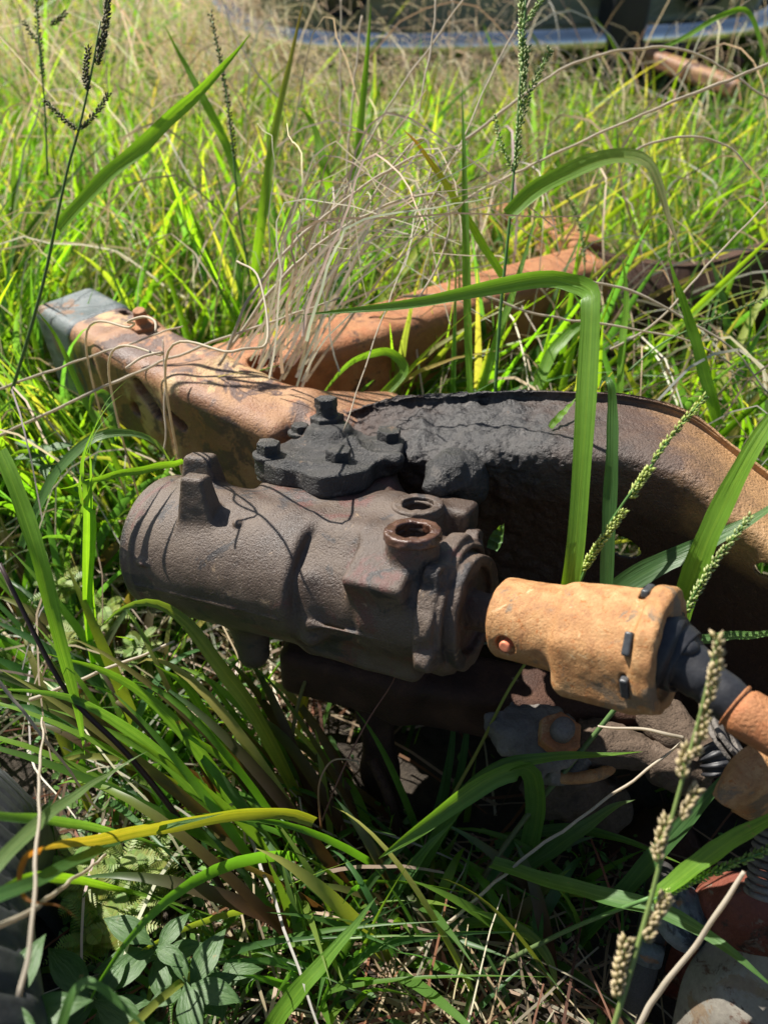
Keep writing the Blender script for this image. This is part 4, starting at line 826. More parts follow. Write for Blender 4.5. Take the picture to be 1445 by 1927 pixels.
BL = [  # label, points (pixel, pixel, depth), width, base colour, tip colour, twist
 ('broad blade folded over sharply above the coupling, its blue green tip reaching left', [(1055, 1180, .66), (1080, 1050, .64), (1098, 820, .63), (1108, 640, .635), (1110, 580, .636), (1110, 552, .638), (1100, 540, .645), (1075, 533, .66), (1020, 527, .68), (900, 545, .73), (740, 577, .79), (560, 592, .85)], 33, GB1, GB2, .1),
 ('dark upright blade with a short folded tip behind the coupling', [(1138, 1200, .68), (1142, 1050, .67), (1150, 880, .66), (1152, 760, .66), (1146, 720, .66), (1134, 714, .67), (1126, 735, .66)], 26, GD, GB2, .15),
 ('wide bright blade slanting up to the right edge above the coupling flange', [(1255, 1230, .66), (1290, 1120, .64), (1335, 1000, .62), (1400, 870, .60), (1470, 760, .59), (1560, 640, .58)], 46, GB1, GB1, .15),
 ('dark blade slanting behind the wide bright blade at the right', [(1080, 1180, .72), (1180, 1095, .69), (1300, 1035, .67), (1400, 985, .655), (1500, 920, .64)], 44, GD, GB2, .4),
 ('narrow flat blade leaving the rubber boot to the right edge', [(1260, 1215, .63), (1340, 1200, .62), (1440, 1192, .61), (1560, 1180, .60)], 19, GB2, GB1, .5),
 ('arched blade with a dry pink tip drooping at the upper right', [(955, 402, .86), (1010, 355, .86), (1090, 312, .86), (1170, 292, .86), (1215, 302, .86), (1240, 350, .86), (1258, 410, .86), (1280, 480, .86)], 34, GB1, (.50, .40, .36), .5),
 ('thin straight blade standing just left of the tall seed stalk', [(885, 760, .95), (880, 620, .93), (876, 450, .91), (873, 300, .9), (869, 160, .89)], 16, GB1, GB2, .3),
 ('blade with an orange brown tip leaning left above the cross rail', [(945, 520, .93), (905, 455, .92), (850, 365, .91), (800, 290, .90), (757, 240, .89)], 17, GB1, (.35, .14, .03), .3),
 ('pointed bright blade crossing the dark channel rail at the right', [(1352, 800, .93), (1335, 740, .92), (1305, 630, .91), (1275, 540, .90), (1255, 478, .90)], 22, GB1, GB1, .2),
 ('very long blade slanting up right across the grass at the upper left', [(108, 432, .92), (175, 355, .90), (260, 280, .88), (340, 205, .86), (410, 138, .85), (472, 62, .84)], 30, GB1, GB1, .35),
 ('blade leaning left from the centre of the upper left grass', [(452, 350, 1.1), (425, 270, 1.1), (385, 190, 1.08), (345, 115, 1.08), (308, 45, 1.07)], 17, GB1, GB1, .2),
 ('tall blade rising to the top edge left of the bumper end', [(478, 520, 1.15), (495, 400, 1.1), (515, 260, 1.08), (545, 120, 1.05), (572, 0, 1.03)], 19, GB1, (.3, .2, .1), .2),
 ('upright blade between the bumper end and the tall seed stalk', [(655, 420, 1.1), (668, 330, 1.1), (680, 220, 1.08), (692, 90, 1.06), (698, 5, 1.05)], 15, GB1, GB1, .2),
 ('curved blade bending down near the middle of the grass', [(625, 380, 1.15), (612, 320, 1.12), (595, 250, 1.12), (575, 212, 1.12), (558, 204, 1.12)], 17, GB1, GB1, .3),
 ('long curved blade over the grass in the top right corner', [(1240, 95, 1.2), (1300, 62, 1.2), (1360, 28, 1.2), (1400, 18, 1.2), (1425, 60, 1.2), (1445, 140, 1.2), (1450, 220, 1.2)], 10, GB1, GB1, .3),
 ('damaged bright blade running down the left edge', [(0, 845, .72), (35, 930, .71), (75, 1050, .70), (110, 1190, .70), (148, 1340, .72), (160, 1420, .75)], 32, GB1, GB2, .2),
 ('pale arching blade left of the gearbox drum', [(40, 1030, .86), (75, 945, .84), (120, 872, .83), (175, 826, .83), (240, 813, .84), (295, 835, .85), (332, 885, .87)], 22, GB2, PA, .5),
 ('slim blade whose tip ends at the rear lug of the gearbox', [(345, 868, .80), (300, 878, .80), (220, 893, .80), (160, 908, .80), (110, 922, .80)], 15, GB1, GB1, .5),
 ('seeded arching blade below the left end of the gearbox', [(560, 1500, .82), (525, 1430, .80), (470, 1330, .78), (410, 1250, .76), (350, 1170, .75), (290, 1136, .74), (230, 1145, .73), (188, 1182, .73)], 30, GY, GB2, .4),
 ('broad green blade leaning up left through the lower left weeds', [(600, 1780, .90), (500, 1600, .85), (400, 1450, .80), (300, 1330, .76), (200, 1265, .73), (90, 1230, .70)], 30, GB2, GB1, .4),
 ('long blue green blade reaching the left edge below the damaged blade', [(520, 1760, .88), (420, 1560, .82), (300, 1420, .77), (170, 1330, .72), (60, 1300, .70), (-40, 1300, .69)], 26, GB2, GB2, .5),
 ('bright striped blade leaning left in the lower left weeds', [(560, 1640, .86), (470, 1480, .83), (400, 1370, .80), (350, 1290, .79), (290, 1250, .78)], 30, GB1, GB1, .3),
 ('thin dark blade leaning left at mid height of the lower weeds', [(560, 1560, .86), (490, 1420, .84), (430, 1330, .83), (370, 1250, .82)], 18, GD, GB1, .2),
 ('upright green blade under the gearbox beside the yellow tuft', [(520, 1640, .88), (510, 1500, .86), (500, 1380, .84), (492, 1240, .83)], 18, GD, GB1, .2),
 ('yellowing arched blade with a curly brown tip at the lower left', [(592, 1548, .70), (540, 1532, .695), (470, 1532, .69), (380, 1545, .68), (290, 1560, .655), (200, 1577, .61), (110, 1590, .54), (70, 1600, .50)], 34, GY, (.30, .17, .06), .6),
 ('pale dusty blade pointing up right over the tyre', [(-60, 1690, .44), (0, 1622, .46), (70, 1550, .50), (150, 1490, .57), (215, 1450, .64), (278, 1414, .65)], 24, PA, PA, .5),
 ('dark blue green blade crossing the tyre at the lower left', [(-40, 1700, .43), (60, 1660, .46), (150, 1615, .55), (240, 1575, .65), (340, 1550, .66), (420, 1530, .67)], 26, GD, GB2, .5),
 ('bright narrow blade curving right over the ferny weeds', [(-20, 1690, .44), (50, 1655, .48), (120, 1652, .56), (220, 1672, .70), (330, 1700, .73), (450, 1740, .76)], 16, GB1, GB1, .4),
 ('flat green blade lying across the tyre at mid height', [(-20, 1535, .48), (60, 1540, .52), (150, 1552, .60), (250, 1575, .69), (350, 1610, .73)], 18, GB2, GB2, .4),
 ('bright ribbed blade rising right from the bottom edge', [(495, 1960, .66), (540, 1890, .66), (600, 1820, .66), (660, 1750, .66), (708, 1688, .66)], 34, GB1, GB2, .3),
 ('blurred bent blade close to the lens at the bottom left', [(100, 1980, .48), (125, 1900, .47), (155, 1850, .47), (190, 1858, .47), (240, 1900, .47), (300, 1960, .47)], 22, GB2, GB2, .4),
 ('broad arched blade drooping left beneath the ball joint', [(985, 1640, .82), (1005, 1540, .76), (1003, 1475, .72), (985, 1452, .705), (940, 1462, .70), (860, 1510, .69), (780, 1570, .685), (712, 1615, .68)], 44, GB2, GB1, .5),
 ('curved blade ending in a point over the tie rod', [(770, 1680, .80), (820, 1580, .76), (880, 1490, .73), (950, 1440, .71), (1030, 1425, .70), (1120, 1420, .695), (1208, 1415, .69)], 30, GD, GB1, .5),
 ('bright forked leaf tip under the drooping broad blade', [(700, 1740, .80), (740, 1680, .76), (800, 1600, .74), (860, 1540, .73)], 26, GD, GB2, .4),
 ('pale blue blade running down right to the corner', [(925, 1622, .74), (1020, 1652, .71), (1120, 1680, .68), (1220, 1705, .65), (1300, 1740, .63), (1380, 1795, .60), (1470, 1870, .58)], 38, GB2, GB2, .5),
 ('wide deep green blade slanting behind the near seed stalk', [(1085, 1770, .78), (1160, 1690, .75), (1240, 1600, .73), (1330, 1500, .71), (1420, 1400, .70)], 38, GD, GD, .4),
 ('glossy bright blade rising to the right edge below the bracket plate', [(1225, 1690, .60), (1290, 1640, .59), (1360, 1590, .58), (1440, 1545, .57), (1560, 1490, .56)], 36, GB1, GB1, .4),
 ('pale cut blade ending under the tie rod', [(940, 1660, .80), (1020, 1610, .78), (1100, 1555, .76), (1160, 1515, .75), (1195, 1505, .75)], 30, GD, PA, .5),
 ('long low blade curving right through the shade', [(930, 1590, .82), (1010, 1565, .80), (1100, 1562, .78), (1200, 1590, .76), (1290, 1630, .75)], 22, GD, GB1, .5),
 ('low curled blade looping down near the bottom', [(820, 1750, .78), (900, 1735, .76), (980, 1750, .74), (1030, 1800, .73), (1042, 1850, .73), (1020, 1875, .73)], 26, GB2, GY, .5),
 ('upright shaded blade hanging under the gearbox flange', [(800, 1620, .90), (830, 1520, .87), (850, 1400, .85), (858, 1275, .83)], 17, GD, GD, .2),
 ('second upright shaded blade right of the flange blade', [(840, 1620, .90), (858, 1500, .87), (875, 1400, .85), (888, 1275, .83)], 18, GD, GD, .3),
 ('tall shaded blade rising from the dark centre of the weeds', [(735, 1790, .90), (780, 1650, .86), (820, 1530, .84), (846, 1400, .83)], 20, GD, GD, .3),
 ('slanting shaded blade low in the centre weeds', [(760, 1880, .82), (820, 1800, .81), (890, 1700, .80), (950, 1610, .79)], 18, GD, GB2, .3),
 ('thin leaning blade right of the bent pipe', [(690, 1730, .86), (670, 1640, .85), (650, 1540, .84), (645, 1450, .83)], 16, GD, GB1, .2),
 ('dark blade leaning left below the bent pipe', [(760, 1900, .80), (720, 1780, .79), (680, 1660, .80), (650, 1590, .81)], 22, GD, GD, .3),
 ('green blade standing in front of the cross rail', [(1165, 740, .98), (1170, 650, .98), (1178, 560, .98), (1170, 480, .98)], 15, GB1, GB1, .2),
 ('short wide blade lit bright before the channel rail', [(1010, 730, 1.02), (1040, 660, 1.02), (1090, 610, 1.02), (1140, 570, 1.02)], 24, GB1, GB1, .2),
 ('small leaf pointing up behind the gearbox flange', [(925, 1035, .74), (935, 1010, .74), (948, 985, .74)], 26, GB2, GB1, .1),
 ('small pointed blade over the top edge of the arch', [(1035, 803, .76), (1060, 775, .77), (1085, 748, .78)], 13, GB1, GB1, .3),
 ('arched pale blade in front of the cross rail', [(700, 760, .96), (760, 700, .96), (735, 665, .96), (690, 668, .96), (640, 700, .96), (596, 760, .96)], 18, GB1, GB2, .4),
 ('blade standing right of the tall seed stalk base', [(895, 770, 1.0), (935, 640, .98), (975, 520, .97), (1010, 400, .96)], 16, GB1, GB2, .2),
 ('yellow shaded tuft blade hanging below the gearbox', [(600, 1225, .86), (592, 1270, .86), (570, 1330, .87), (555, 1420, .88)], 17, (.40, .34, .04), GY, .2),
 ('left leaning blade crossing the end of the side rail', [(235, 905, 1.0), (200, 830, .98), (150, 730, .97), (110, 640, .96), (60, 570, .95)], 13, GB1, GB1, .2),
 ('bent green blade in front of the side rail holes', [(215, 810, .98), (212, 775, .97), (200, 745, .97), (178, 742, .97), (168, 775, .97)], 20, GB2, GB1, .2),
]
for lab, p, wpx, c1_, c2_, tw in BL:
    o = ribbon_part('grass_shoot', p, wpx, c1_, c2_, twist=tw, tip=4.5 if 'folded over' in lab or 'broad arched' in lab else 2.3, n=44 if 'folded' in lab else 26); tag(o, lab, 'grass shoot', 'single grass shoots')
for lab, x0, t_, wd_, ph1 in (('slender arched blade above the drum throwing a curved shadow on it', .050, .085, 9, 2.0), ('wider arched blade beside the slender one left of the drum lugs', .064, .100, 12, 1.75), ('fine arched blade tip over the front lug', .088, .12, 5, 1.6)):
    pp = [GF.w((x0 + .003 * math.sin(3 * q_), -.069 * math.sin(q_), .069 * math.cos(q_))) + SUN * t_ for q_ in np.linspace(ph1, .1, 8)]; g0 = pp[0] + np.array([-.06, -.02, 0]); g0[2] = 0; g1 = (g0 + pp[0]) / 2 + np.array([-.015, .01, 0])
    tag(ribbon_part('grass_shoot', [tuple(g0) + (0,)][:0] + [g0, g1] + pp, wd_ * 1.3, GB1, GB2, twist=0., sidev=np.array([SUN])), lab, 'grass shoot', 'single grass shoots')
for lab, lp, t_ in (('long kinked straw looping over the side rail left of the straw tuft', [(.10, .02), (.135, -.012), (.17, -.022), (.205, -.040), (.225, -.055)], .17), ('short bent straw over the side rail just above its holes', [(.150, -.010), (.156, -.032), (.160, -.052)], .15), ('hooked upright straw at the left edge of the straw tuft', [(.235, -.01), (.24, .04), (.20, .10), (.16, .13)], .16)):
    pp = [GF.w((x_, y_, math.sqrt(.069 ** 2 - y_ ** 2) if y_ < .06 else .09)) + SUN * (t_ + .012 * k) for k, (x_, y_) in enumerate(lp)]; g0 = pp[0] + np.array([-.10, .12, -.1]); 
    tag(tube_part('dry_straw', [g0 * [1, 1, 0], g0] + pp, .0014, .0011, (.55, .48, .36), (.60, .54, .44), mat='straw', n=44, k=6), lab, 'straw', 'single dry straws')
# curly brown tip of the yellowing blade is a stem-like end of its own
tag(ribbon_part('dried_leaf', [(80, 1598, .505), (48, 1615, .475), (38, 1650, .465), (45, 1685, .46), (70, 1700, .46), (110, 1703, .465), (150, 1732, .47)], 15, BR, BR, twist=.9, base=.9, mat='blade'), 'curly orange brown dried leaf end over the tyre edge', 'dry leaf')
STM = [  # leaning stems: label, points, r0, r1, colours
 ('dark purple stem leaning up left from the bottom centre', [(560, 1960, .86), (480, 1790, .82), (370, 1590, .78), (250, 1430, .74), (150, 1330, .72), (95, 1250, .71), (0, 1060, .70)], .0038, .0018, PU, (.05, .03, .03)),
 ('red brown stem between the broad blades at the lower left', [(590, 1800, .90), (500, 1640, .86), (400, 1520, .82), (300, 1400, .79), (220, 1320, .77)], .0036, .0020, PU, (.12, .10, .04)),
 ('thick brown green culm standing in the centre weeds', [(590, 1830, .86), (575, 1700, .85), (560, 1560, .84), (545, 1440, .83), (560, 1330, .83), (590, 1240, .84)], .0036, .0018, (.10, .06, .03), (.2, .18, .04)),
 ('purple to green culm rising right to the coupling', [(760, 1840, .80), (880, 1690, .78), (980, 1550, .77), (1080, 1430, .75), (1160, 1330, .73), (1235, 1240, .72)], .0030, .0022, PU, GB2),
 ('green culm crossing left of the ball joint to the coupling', [(760, 1700, .84), (830, 1540, .80), (900, 1410, .77), (950, 1310, .75), (990, 1245, .74)], .0022, .0014, (.12, .08, .04), GY),
 ('purple green runner running right along the bottom', [(700, 1950, .80), (820, 1880, .77), (950, 1810, .74), (1080, 1745, .70), (1220, 1690, .64)], .0030, .0016, PU, GB2),
 ('orange dry tendril rising to the gearbox underside', [(600, 1560, .80), (640, 1460, .79), (690, 1360, .79), (735, 1290, .79), (755, 1245, .80)], .0010, .0005, (.30, .14, .10), (.3, .13, .08)),
 ('curled brown tendril above the yellowing blade', [(605, 1560, .78), (600, 1480, .77), (625, 1432, .77), (668, 1432, .77), (675, 1440, .77)], .0012, .0008, (.34, .15, .06), TA)]
for lab, p, a_, b_, c1_, c2_ in STM: tag(tube_part('grass_culm', p, a_, b_, c1_, c2_), lab, 'grass stem', 'leaning grass stems')
DRY = [
 ('long pale straw sloping from the right edge to the centre', [(1480, 108, 1.0), (1300, 178, 1.0), (1170, 232, 1.0), (1000, 310, 1.0), (870, 375, 1.0)], .0022),
 ('arched seed straw below the top right corner', [(872, 268, 1.05), (950, 205, 1.05), (1060, 130, 1.05), (1160, 96, 1.05), (1280, 92, 1.05), (1360, 130, 1.05), (1450, 190, 1.05)], .0022),
 ('short arched straw at the right above the channel rail', [(1165, 305, 1.0), (1220, 270, 1.0), (1300, 257, 1.0), (1370, 275, 1.0), (1410, 320, 1.0)], .0018),
 ('straight straw crossing the side rail end to end', [(-20, 830, .95), (150, 750, .93), (330, 670, .92), (500, 610, .92), (640, 560, .93)], .0020),
 ('second straw crossing the side rail just above the first', [(-20, 740, .96), (120, 690, .94), (250, 645, .94), (345, 612, .94)], .0017),
 ('vertical grey straw standing before the side rail', [(312, 850, .90), (310, 760, .90), (309, 680, .90), (307, 640, .90)], .0012),
 ('thick bunch straw arching from the centre down to the side rail', [(415, 690, .92), (465, 570, .90), (540, 470, .90), (620, 400, .90), (700, 340, .91), (800, 290, .92), (830, 320, .92)], .0022),
 ('bunch straw drooping past the middle in a hook', [(430, 660, .93), (500, 560, .92), (600, 460, .92), (700, 400, .92), (780, 370, .92), (835, 370, .92), (845, 430, .92), (822, 500, .92), (790, 560, .92)], .0020),
 ('hooked pale straw right of the bunch', [(640, 460, .95), (690, 390, .95), (740, 310, .95), (790, 260, .95), (812, 290, .95), (800, 370, .95), (770, 450, .95), (745, 500, .95)], .0016),
 ('thin straw rising to the top edge through the bumper', [(600, 420, 1.05), (680, 290, 1.05), (750, 170, 1.05), (830, 60, 1.05), (870, 0, 1.05)], .0018),
 ('twisted white straw hanging in front of the bumper', [(822, 0, 1.0), (815, 60, 1.0), (806, 120, 1.0), (795, 170, 1.0), (790, 208, 1.0)], .0016),
 ('straw falling behind the cover bolts', [(1000, 0, 1.0), (930, 130, .98), (870, 260, .95), (790, 420, .90), (720, 600, .84), (645, 812, .80)], .0011),
 ('bleached straw arc crossing the shaded cross rail', [(840, 565, .95), (950, 530, .95), (1080, 530, .95), (1180, 545, .95), (1290, 600, .95), (1380, 660, .95), (1445, 740, .95)], .0020),
 ('second bleached straw arc below the first', [(760, 560, .97), (900, 555, .97), (1000, 590, .97), (1130, 610, .97), (1290, 640, .97), (1400, 700, .97)], .0018),
 ('rising straw crossing the channel rail to the right edge', [(1150, 660, .98), (1240, 600, .98), (1330, 500, .98), (1445, 380, .98)], .0016),
 ('thick beige straw standing in the bottom right corner', [(1170, 1975, .60), (1230, 1880, .59), (1300, 1790, .58), (1360, 1700, .57), (1400, 1640, .565)], .0026),
 ('long brown straw slanting under the broad arched blade', [(680, 1900, .76), (820, 1760, .75), (980, 1620, .73), (1120, 1520, .71), (1230, 1440, .70), (1288, 1392, .69)], .0018),
 ('cream bent straw at the tie rod', [(1288, 1392, .69), (1240, 1378, .69), (1180, 1370, .70), (1125, 1368, .71)], .0018),
 ('thin upright straw over the tyre', [(42, 1880, .41), (60, 1750, .43), (68, 1640, .46), (76, 1480, .53), (82, 1350, .63)], .0013),
 ('grey straw leaning from the left edge to the weeds', [(-20, 1260, .66), (60, 1360, .67), (130, 1450, .69), (190, 1530, .72)], .0016),
 ('tan straw lying before the lower left weeds', [(-20, 1760, .43), (60, 1712, .46), (130, 1660, .53), (200, 1610, .64)], .0018),
 ('fat cream straw on the weeds below the drum', [(60, 1320, .80), (160, 1275, .80), (260, 1235, .80), (330, 1208, .80)], .0022),
 ('straight pale stalk beside the bumper end', [(645, 420, 1.2), (655, 280, 1.2), (668, 140, 1.2), (680, 30, 1.2)], .0022),
 ('white stalk crossing the top near the bumper end', [(640, 260, 1.3), (640, 140, 1.3), (641, 0, 1.3)], .0018),
 ('straight grey stalk in the bright grass left of the bumper', [(540, 200, 1.3), (480, 130, 1.3), (440, 60, 1.3), (410, -20, 1.3)], .0018)]
for lab, p, r_ in DRY:
    P_ = pts3(p); o = tube_part('dry_straw', p, r_, r_ * .6, (.50, .45, .36), (.60, .54, .44), mat='straw', n=44, k=6)
    tag(o, lab, 'straw', 'single dry straws')
    v = np.empty(len(o.data.vertices) * 3, np.float32); o.data.vertices.foreach_get('co', v); v = v.reshape(-1, 3).astype(float)
    v += np.stack([vnoise(v + 3 + k, 55, k + 3) for k in range(3)], -1) * .0016; o.data.vertices.foreach_set('co', v.astype(np.float32).ravel()); o.data.update()
# the tangled bunch in the middle: many fine straws from one tuft
n = 54; P = []
for i in range(n):
    a = rng.normal(0, 1, 8); b0 = W(520 + 60 * a[0], 690 + 25 * a[1], .98 + .05 * a[2]); top_ = W(690 + 95 * a[3], 370 + 85 * a[4], .94 + .07 * a[2]); end = W(830 + 130 * a[5], 400 + 120 * a[6], .93 + .08 * a[7])
    if i % 600 == 601: b0 = W(470 + 60 * a[0], 880 + 15 * a[1], .83); top_ = W(560 + 50 * a[3], 640 + 40 * a[4], .90); end = W(660 + 90 * a[5], 560 + 60 * a[6], .90)
    P.append(catmull([b0, (b0 + top_) / 2 + [0, 0, .02], top_, end], 16))
P = np.array(P) + np.cumsum(rng.normal(0, .0022, (n, 16, 3)), 1)
v, f, c, u = batch(P, .0016 + .0022 * rng.random(n), np.linspace(1, .3, 16), mixcol(n, [(.66, .60, .50), (.60, .52, .40), (.72, .68, .60), (.48, .38, .27)], .15)); tag(mesh('straw_tuft', v, f, MAT['straw'], None, col=c, uv=u, loc=W(520, 690, .98)), 'dense tuft of bleached straw bending over the side rail in the middle', 'grass tuft')

# seed stalks
def seed_stalk(label, stem, r0, r1, heads, leaves=(), col=(.10, .22, .05), hc=(.34, .46, .12), name='seed_stalk', tipc=None):
    P0 = pts3(stem); root = thing(name, P0[0], label, 'seed stalk', 'grass seed stalks')
    tube_part('stem', stem, r0, r1, col, parent=root)
    for (hp_, r_, n_, L_) in heads:
        path = catmull(pts3(hp_), 24); v, f = tube(path, np.linspace(.0007, .0004, 24), 5); v2, f2, c2 = spikes(path, r_, n_, L_, L_ * .5, .95, hc, tipc)
        me = mesh('seed_head', v2, f2, MAT['seed'], root, col=np.clip(c2, .004, .9), smooth=True)
        rc = mesh('rachis', v, f, MAT['stem'], me, col=np.tile(np.array(col) * 1.4, (len(v), 1)))
    for (p, w_, c) in leaves: ribbon_part('leaf', p, w_, c, c, root)
    return root
seed_stalk('tall green seed stalk rising through the centre to the top edge', [(930, 760, .93), (940, 600, .91), (955, 450, .89), (967, 320, .88), (978, 160, .87), (990, -20, .86)], .0022, .0010,
  [([(970, 320, .88), (976, 250, .875), (984, 160, .87), (992, 90, .868)], .003, 110, .0060), ([(985, 170, .87), (983, 90, .867), (982, 0, .865), (984, -30, .864)], .004, 150, .0065), ([(978, 240, .875), (990, 190, .873), (1012, 140, .87), (1034, 95, .868)], .003, 60, .0058), ([(966, 322, .88), (948, 285, .88), (937, 250, .88), (931, 218, .88)], .002, 36, .0050), ([(992, 40, .86), (1008, 15, .86), (1030, -15, .86)], .003, 40, .006)],
  hc=(.26, .38, .10), tipc=(.5, .55, .3))
seed_stalk('dark headed seed stalk forking at the upper left', [(22, 740, .95), (55, 630, .92), (85, 520, .90), (110, 400, .88), (130, 310, .87), (150, 240, .86), (172, 140, .85), (190, 40, .845)], .0022, .0009,
  [([(148, 245, .86), (130, 232, .86), (108, 212, .86), (86, 190, .86)], .002, 46, .0050), ([(150, 243, .86), (170, 225, .86), (190, 200, .86), (205, 176, .86)], .002, 46, .0050), ([(165, 172, .85), (162, 145, .85), (163, 118, .85), (167, 92, .85)], .003, 60, .0056), ([(182, 122, .85), (192, 85, .85), (200, 40, .85), (204, -10, .85)], .003, 110, .0060)],
  col=(.10, .17, .04), hc=(.10, .105, .05), tipc=(.26, .22, .12))
seed_stalk('thin dark seed stalk left of the bumper end', [(470, 520, 1.1), (450, 400, 1.08), (440, 300, 1.06), (425, 170, 1.05), (400, 40, 1.04)], .0016, .0008,
  [([(443, 300, 1.06), (433, 220, 1.05), (418, 130, 1.045), (396, 25, 1.04)], .003, 110, .0058)], hc=(.12, .13, .05), tipc=(.22, .2, .1))
seed_stalk('yellow green seed head leaning over the arch toward the right', [(1085, 1110, .66), (1120, 1030, .645), (1170, 950, .63), (1230, 870, .62), (1280, 800, .615), (1330, 745, .61)], .0013, .0006,
  [([(1095, 1075, .652), (1120, 1035, .645), (1145, 1000, .638), (1172, 962, .63)], .0035, 130, .0052), ([(1185, 938, .63), (1202, 910, .625), (1222, 882, .62)], .0032, 60, .0052), ([(1225, 870, .62), (1255, 830, .617), (1290, 788, .613), (1328, 745, .61)], .002, 60, .0048)], hc=(.42, .52, .12), tipc=(.58, .62, .26))
seed_stalk('pale green seed head pointing up right beside the flange', [(1280, 1170, .62), (1310, 1110, .61), (1350, 1050, .60), (1410, 975, .59)], .0012, .0005,
  [([(1288, 1155, .618), (1315, 1105, .61), (1350, 1050, .60), (1412, 972, .59)], .0025, 100, .0050)], hc=(.36, .46, .14), tipc=(.6, .62, .35))
seed_stalk('near blurred seed stalk with alternating tan heads at the lower right', [(1140, 1980, .50), (1185, 1830, .49), (1222, 1700, .485), (1250, 1590, .48), (1285, 1460, .475), (1320, 1330, .47), (1348, 1205, .465)], .0019, .0007,
  [([(1330, 1330, .47), (1338, 1290, .468), (1347, 1250, .466), (1350, 1200, .465)], .003, 46, .0062), ([(1298, 1430, .474), (1312, 1400, .472), (1322, 1370, .471), (1330, 1335, .47)], .003, 36, .0062), ([(1283, 1545, .478), (1290, 1525, .477), (1300, 1505, .476), (1312, 1486, .476)], .003, 44, .0062), ([(1238, 1625, .48), (1240, 1595, .48), (1248, 1565, .48), (1254, 1545, .48)], .003, 46, .0062), ([(1212, 1772, .487), (1225, 1745, .486), (1240, 1715, .485), (1252, 1690, .485)], .0035, 60, .0065), ([(1162, 1880, .49), (1164, 1845, .49), (1170, 1805, .49), (1178, 1770, .49)], .0035, 60, .0065), ([(1283, 1470, .475), (1285, 1440, .475), (1293, 1410, .474)], .003, 30, .0062)],
  col=(.22, .30, .09), hc=(.42, .36, .17), tipc=(.62, .50, .36))
seed_stalk('fresh green seed head lying on the glossy blade at the right edge', [(1225, 1695, .60), (1290, 1665, .592), (1360, 1635, .585), (1445, 1600, .58), (1540, 1560, .57)], .0013, .0006,
  [([(1235, 1690, .598), (1290, 1664, .592), (1360, 1634, .585), (1445, 1598, .58), (1500, 1575, .575)], .003, 150, .0050)], hc=(.30, .44, .09), tipc=(.45, .55, .18))
seed_stalk('slim seed stalk in the weeds before the channel rail', [(1180, 700, .98), (1240, 650, .97), (1320, 610, .96), (1445, 560, .95), (1500, 540, .95)], .0012, .0006,
  [([(1290, 625, .965), (1340, 602, .96), (1400, 578, .955), (1450, 558, .95)], .002, 60, .0055)], hc=(.24, .26, .10), tipc=(.4, .38, .2))
seed_stalk('small upright seed stalk in front of the bent strut', [(1090, 560, 1.15), (1100, 500, 1.15), (1090, 430, 1.15), (1065, 365, 1.15)], .0012, .0006,
  [([(1100, 500, 1.15), (1096, 450, 1.15), (1085, 405, 1.15), (1062, 362, 1.15)], .002, 60, .0060)], hc=(.24, .30, .10), tipc=(.4, .4, .2))
seed_stalk('blurred seed stalk at the far left of the top edge', [(90, 330, 1.1), (85, 200, 1.08), (75, 90, 1.05), (68, -10, 1.05)], .0014, .0007,
  [([(82, 150, 1.07), (78, 100, 1.06), (72, 50, 1.05), (68, -5, 1.05)], .003, 60, .0060), ([(75, 85, 1.06), (58, 62, 1.06), (45, 40, 1.06)], .002, 24, .006), ([(95, 48, 1.05), (110, 36, 1.05), (124, 24, 1.05)], .002, 24, .006)], hc=(.16, .17, .07), tipc=(.3, .28, .15))

# ferny weeds: each a plant with feathery fronds
def frond(o_, d, L, n, lw, col):
    up = np.array([0, 0, 1.]); d = nrm(d); s_ = nrm(np.cross(d, up)); P = []; wv = []
    sp_ = [o_ + d * L * t - up * L * .35 * t * t for t in np.linspace(0, 1, 8)]; P.append(catmull(sp_, 4)); wv.append(.0009)
    for i in range(n):
        t = (i + 1) / n; c = o_ + d * L * t - up * L * .35 * t * t; l = lw * math.sin(math.pi * (.12 + .85 * t)) ** .7
        for sg in (-1, 1):
            e = nrm(s_ * sg + d * .45 - up * .05); P.append(np.array([c + e * l * q for q in (0, .35, .7, 1.)])); wv.append(l * .30)
    P = np.array(P); return batch(P, np.array(wv), np.array([.7, 1., .9, .15]), mixcol(len(P), [col], .1), sidev=np.tile(nrm(up + .3 * rng.normal(size=3)), (len(P), 1)), twist=0)
FERNL = ['topmost left feathery weed beside the tyre shoulder', 'feathery weed in the middle of the upper row right of the tyre', 'rightmost feathery weed of the upper row under the yellowing blade', 'feathery weed touching the tyre wall in the second row', 'feathery weed in the centre of the lower left weeds', 'feathery weed just above the raised broad leaves', 'lowest feathery weed beside the tyre', 'low feathery weed left of the raised broad leaves', 'feathery weed near the purple stem under the yellowing blade', 'feathery weed next to the curly brown leaf end', 'feathery weed nearest the left edge beside the gearbox drum', 'feathery weed below the one nearest the left edge', 'feathery weed close to the lower rim of the drum', 'feathery weed under the drum near the arching seeded blade']
def plant(name, label, cat, group, base, nf, maker, stemh):
    root = thing(name, base, label, cat, group); st = catmull([base, base + [.004, -.002, stemh * .5], base + [-.002, .003, stemh]], 10)
    v, f = tube(st, np.linspace(.0014, .0008, 10), 6); mesh('stem', v, f, MAT['stem'], root, col=np.tile([[.14, .2, .06]], (len(v), 1)))
    for i in range(nf):
        t = .25 + .75 * (i + .5) / nf; o_ = base + [0, 0, stemh * t]; a = i * 2.4 + rng.random(); v, f, c, u = maker(o_, a, t)
        mesh('frond' if 'fern' in name else 'leaf', v, f, MAT['herb' if 'fern' in name else 'broadleaf'], root, col=np.clip(c, .004, .9), uv=u)
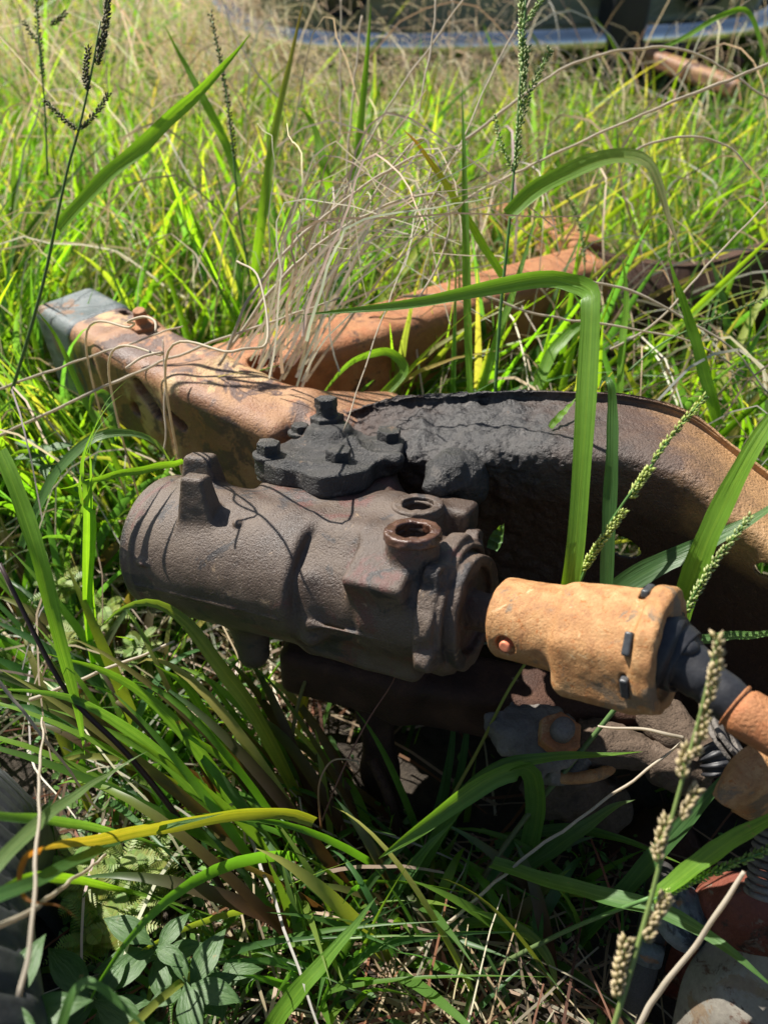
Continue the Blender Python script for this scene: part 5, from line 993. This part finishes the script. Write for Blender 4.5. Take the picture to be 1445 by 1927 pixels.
FG = 'feathery weeds at the lower left'
FL = iter(FERNL)
for (x, y, d) in ((200, 1660, .80), (245, 1640, .80), (290, 1660, .80), (170, 1700, .76), (220, 1720, .76), (265, 1700, .78), (180, 1770, .72), (235, 1760, .74), (310, 1620, .84), (150, 1640, .80), (120, 1120, .95), (150, 1210, .92), (210, 1180, .95), (270, 1240, .92)):
    b_ = W(x, y, d); b_[2] = max(.01, b_[2] - .015)
    plant('fern_weed', next(FL), 'weed', FG if y > 1500 else 'feathery weeds left of the drum', b_, 16,
          lambda o_, a, t: frond(o_, np.array([math.cos(a), math.sin(a), .2 + rng.random()]), .036 * (.6 + .7 * rng.random()), 14, .0075, (.17 + .08 * rng.random(), .28, .06)), .035 + .02 * rng.random())
def broad(o_, a, t, L=.05, col=(.085, .17, .055)):
    d = nrm(np.array([math.cos(a), math.sin(a), .55])); P = np.array([[o_ + d * L * q - np.array([0, 0, L * .45]) * q * q for q in np.linspace(0, 1, 9)]])
    return batch(P, np.array([L * .36]), np.array([.08, .35, .75, .98, 1., .88, .62, .3, .02]), np.array([col]), np.array([col]), fold=.14, twist=0, sidev=np.array([[0, 0, 1.]]))
for (x, y, d, L, nl, lab) in ((300, 1800, .68, .055, 7, 'broad leaved weed with two raised leaves right of the ferny weeds'), (360, 1870, .66, .050, 8, 'broad leaved weed low at the bottom, right of the raised one'), (190, 1900, .64, .055, 7, 'broad leaved weed at the bottom beside the tyre'), (420, 1850, .72, .04, 7, 'small broad leaved weed right of the others at the bottom'),
   (20, 1925, .50, .05, 6, 'rounded bright leaf weed in the bottom left corner'), (90, 880, .95, .04, 7, 'small leafy weed in the grass at the left edge'), (890, 1880, .86, .022, 6, 'tiny seedling in the shade near the threaded rod'), (1110, 1800, .84, .035, 4, 'single dark leafed weed below the pale blue blade')):
    b_ = W(x, y, d); b_[2] -= .02
    plant('broadleaf_weed', lab, 'weed', 'broad leaved weeds', b_, nl, lambda o_, a, t: broad(o_, a, t, L * (.7 + .5 * rng.random())), .05)
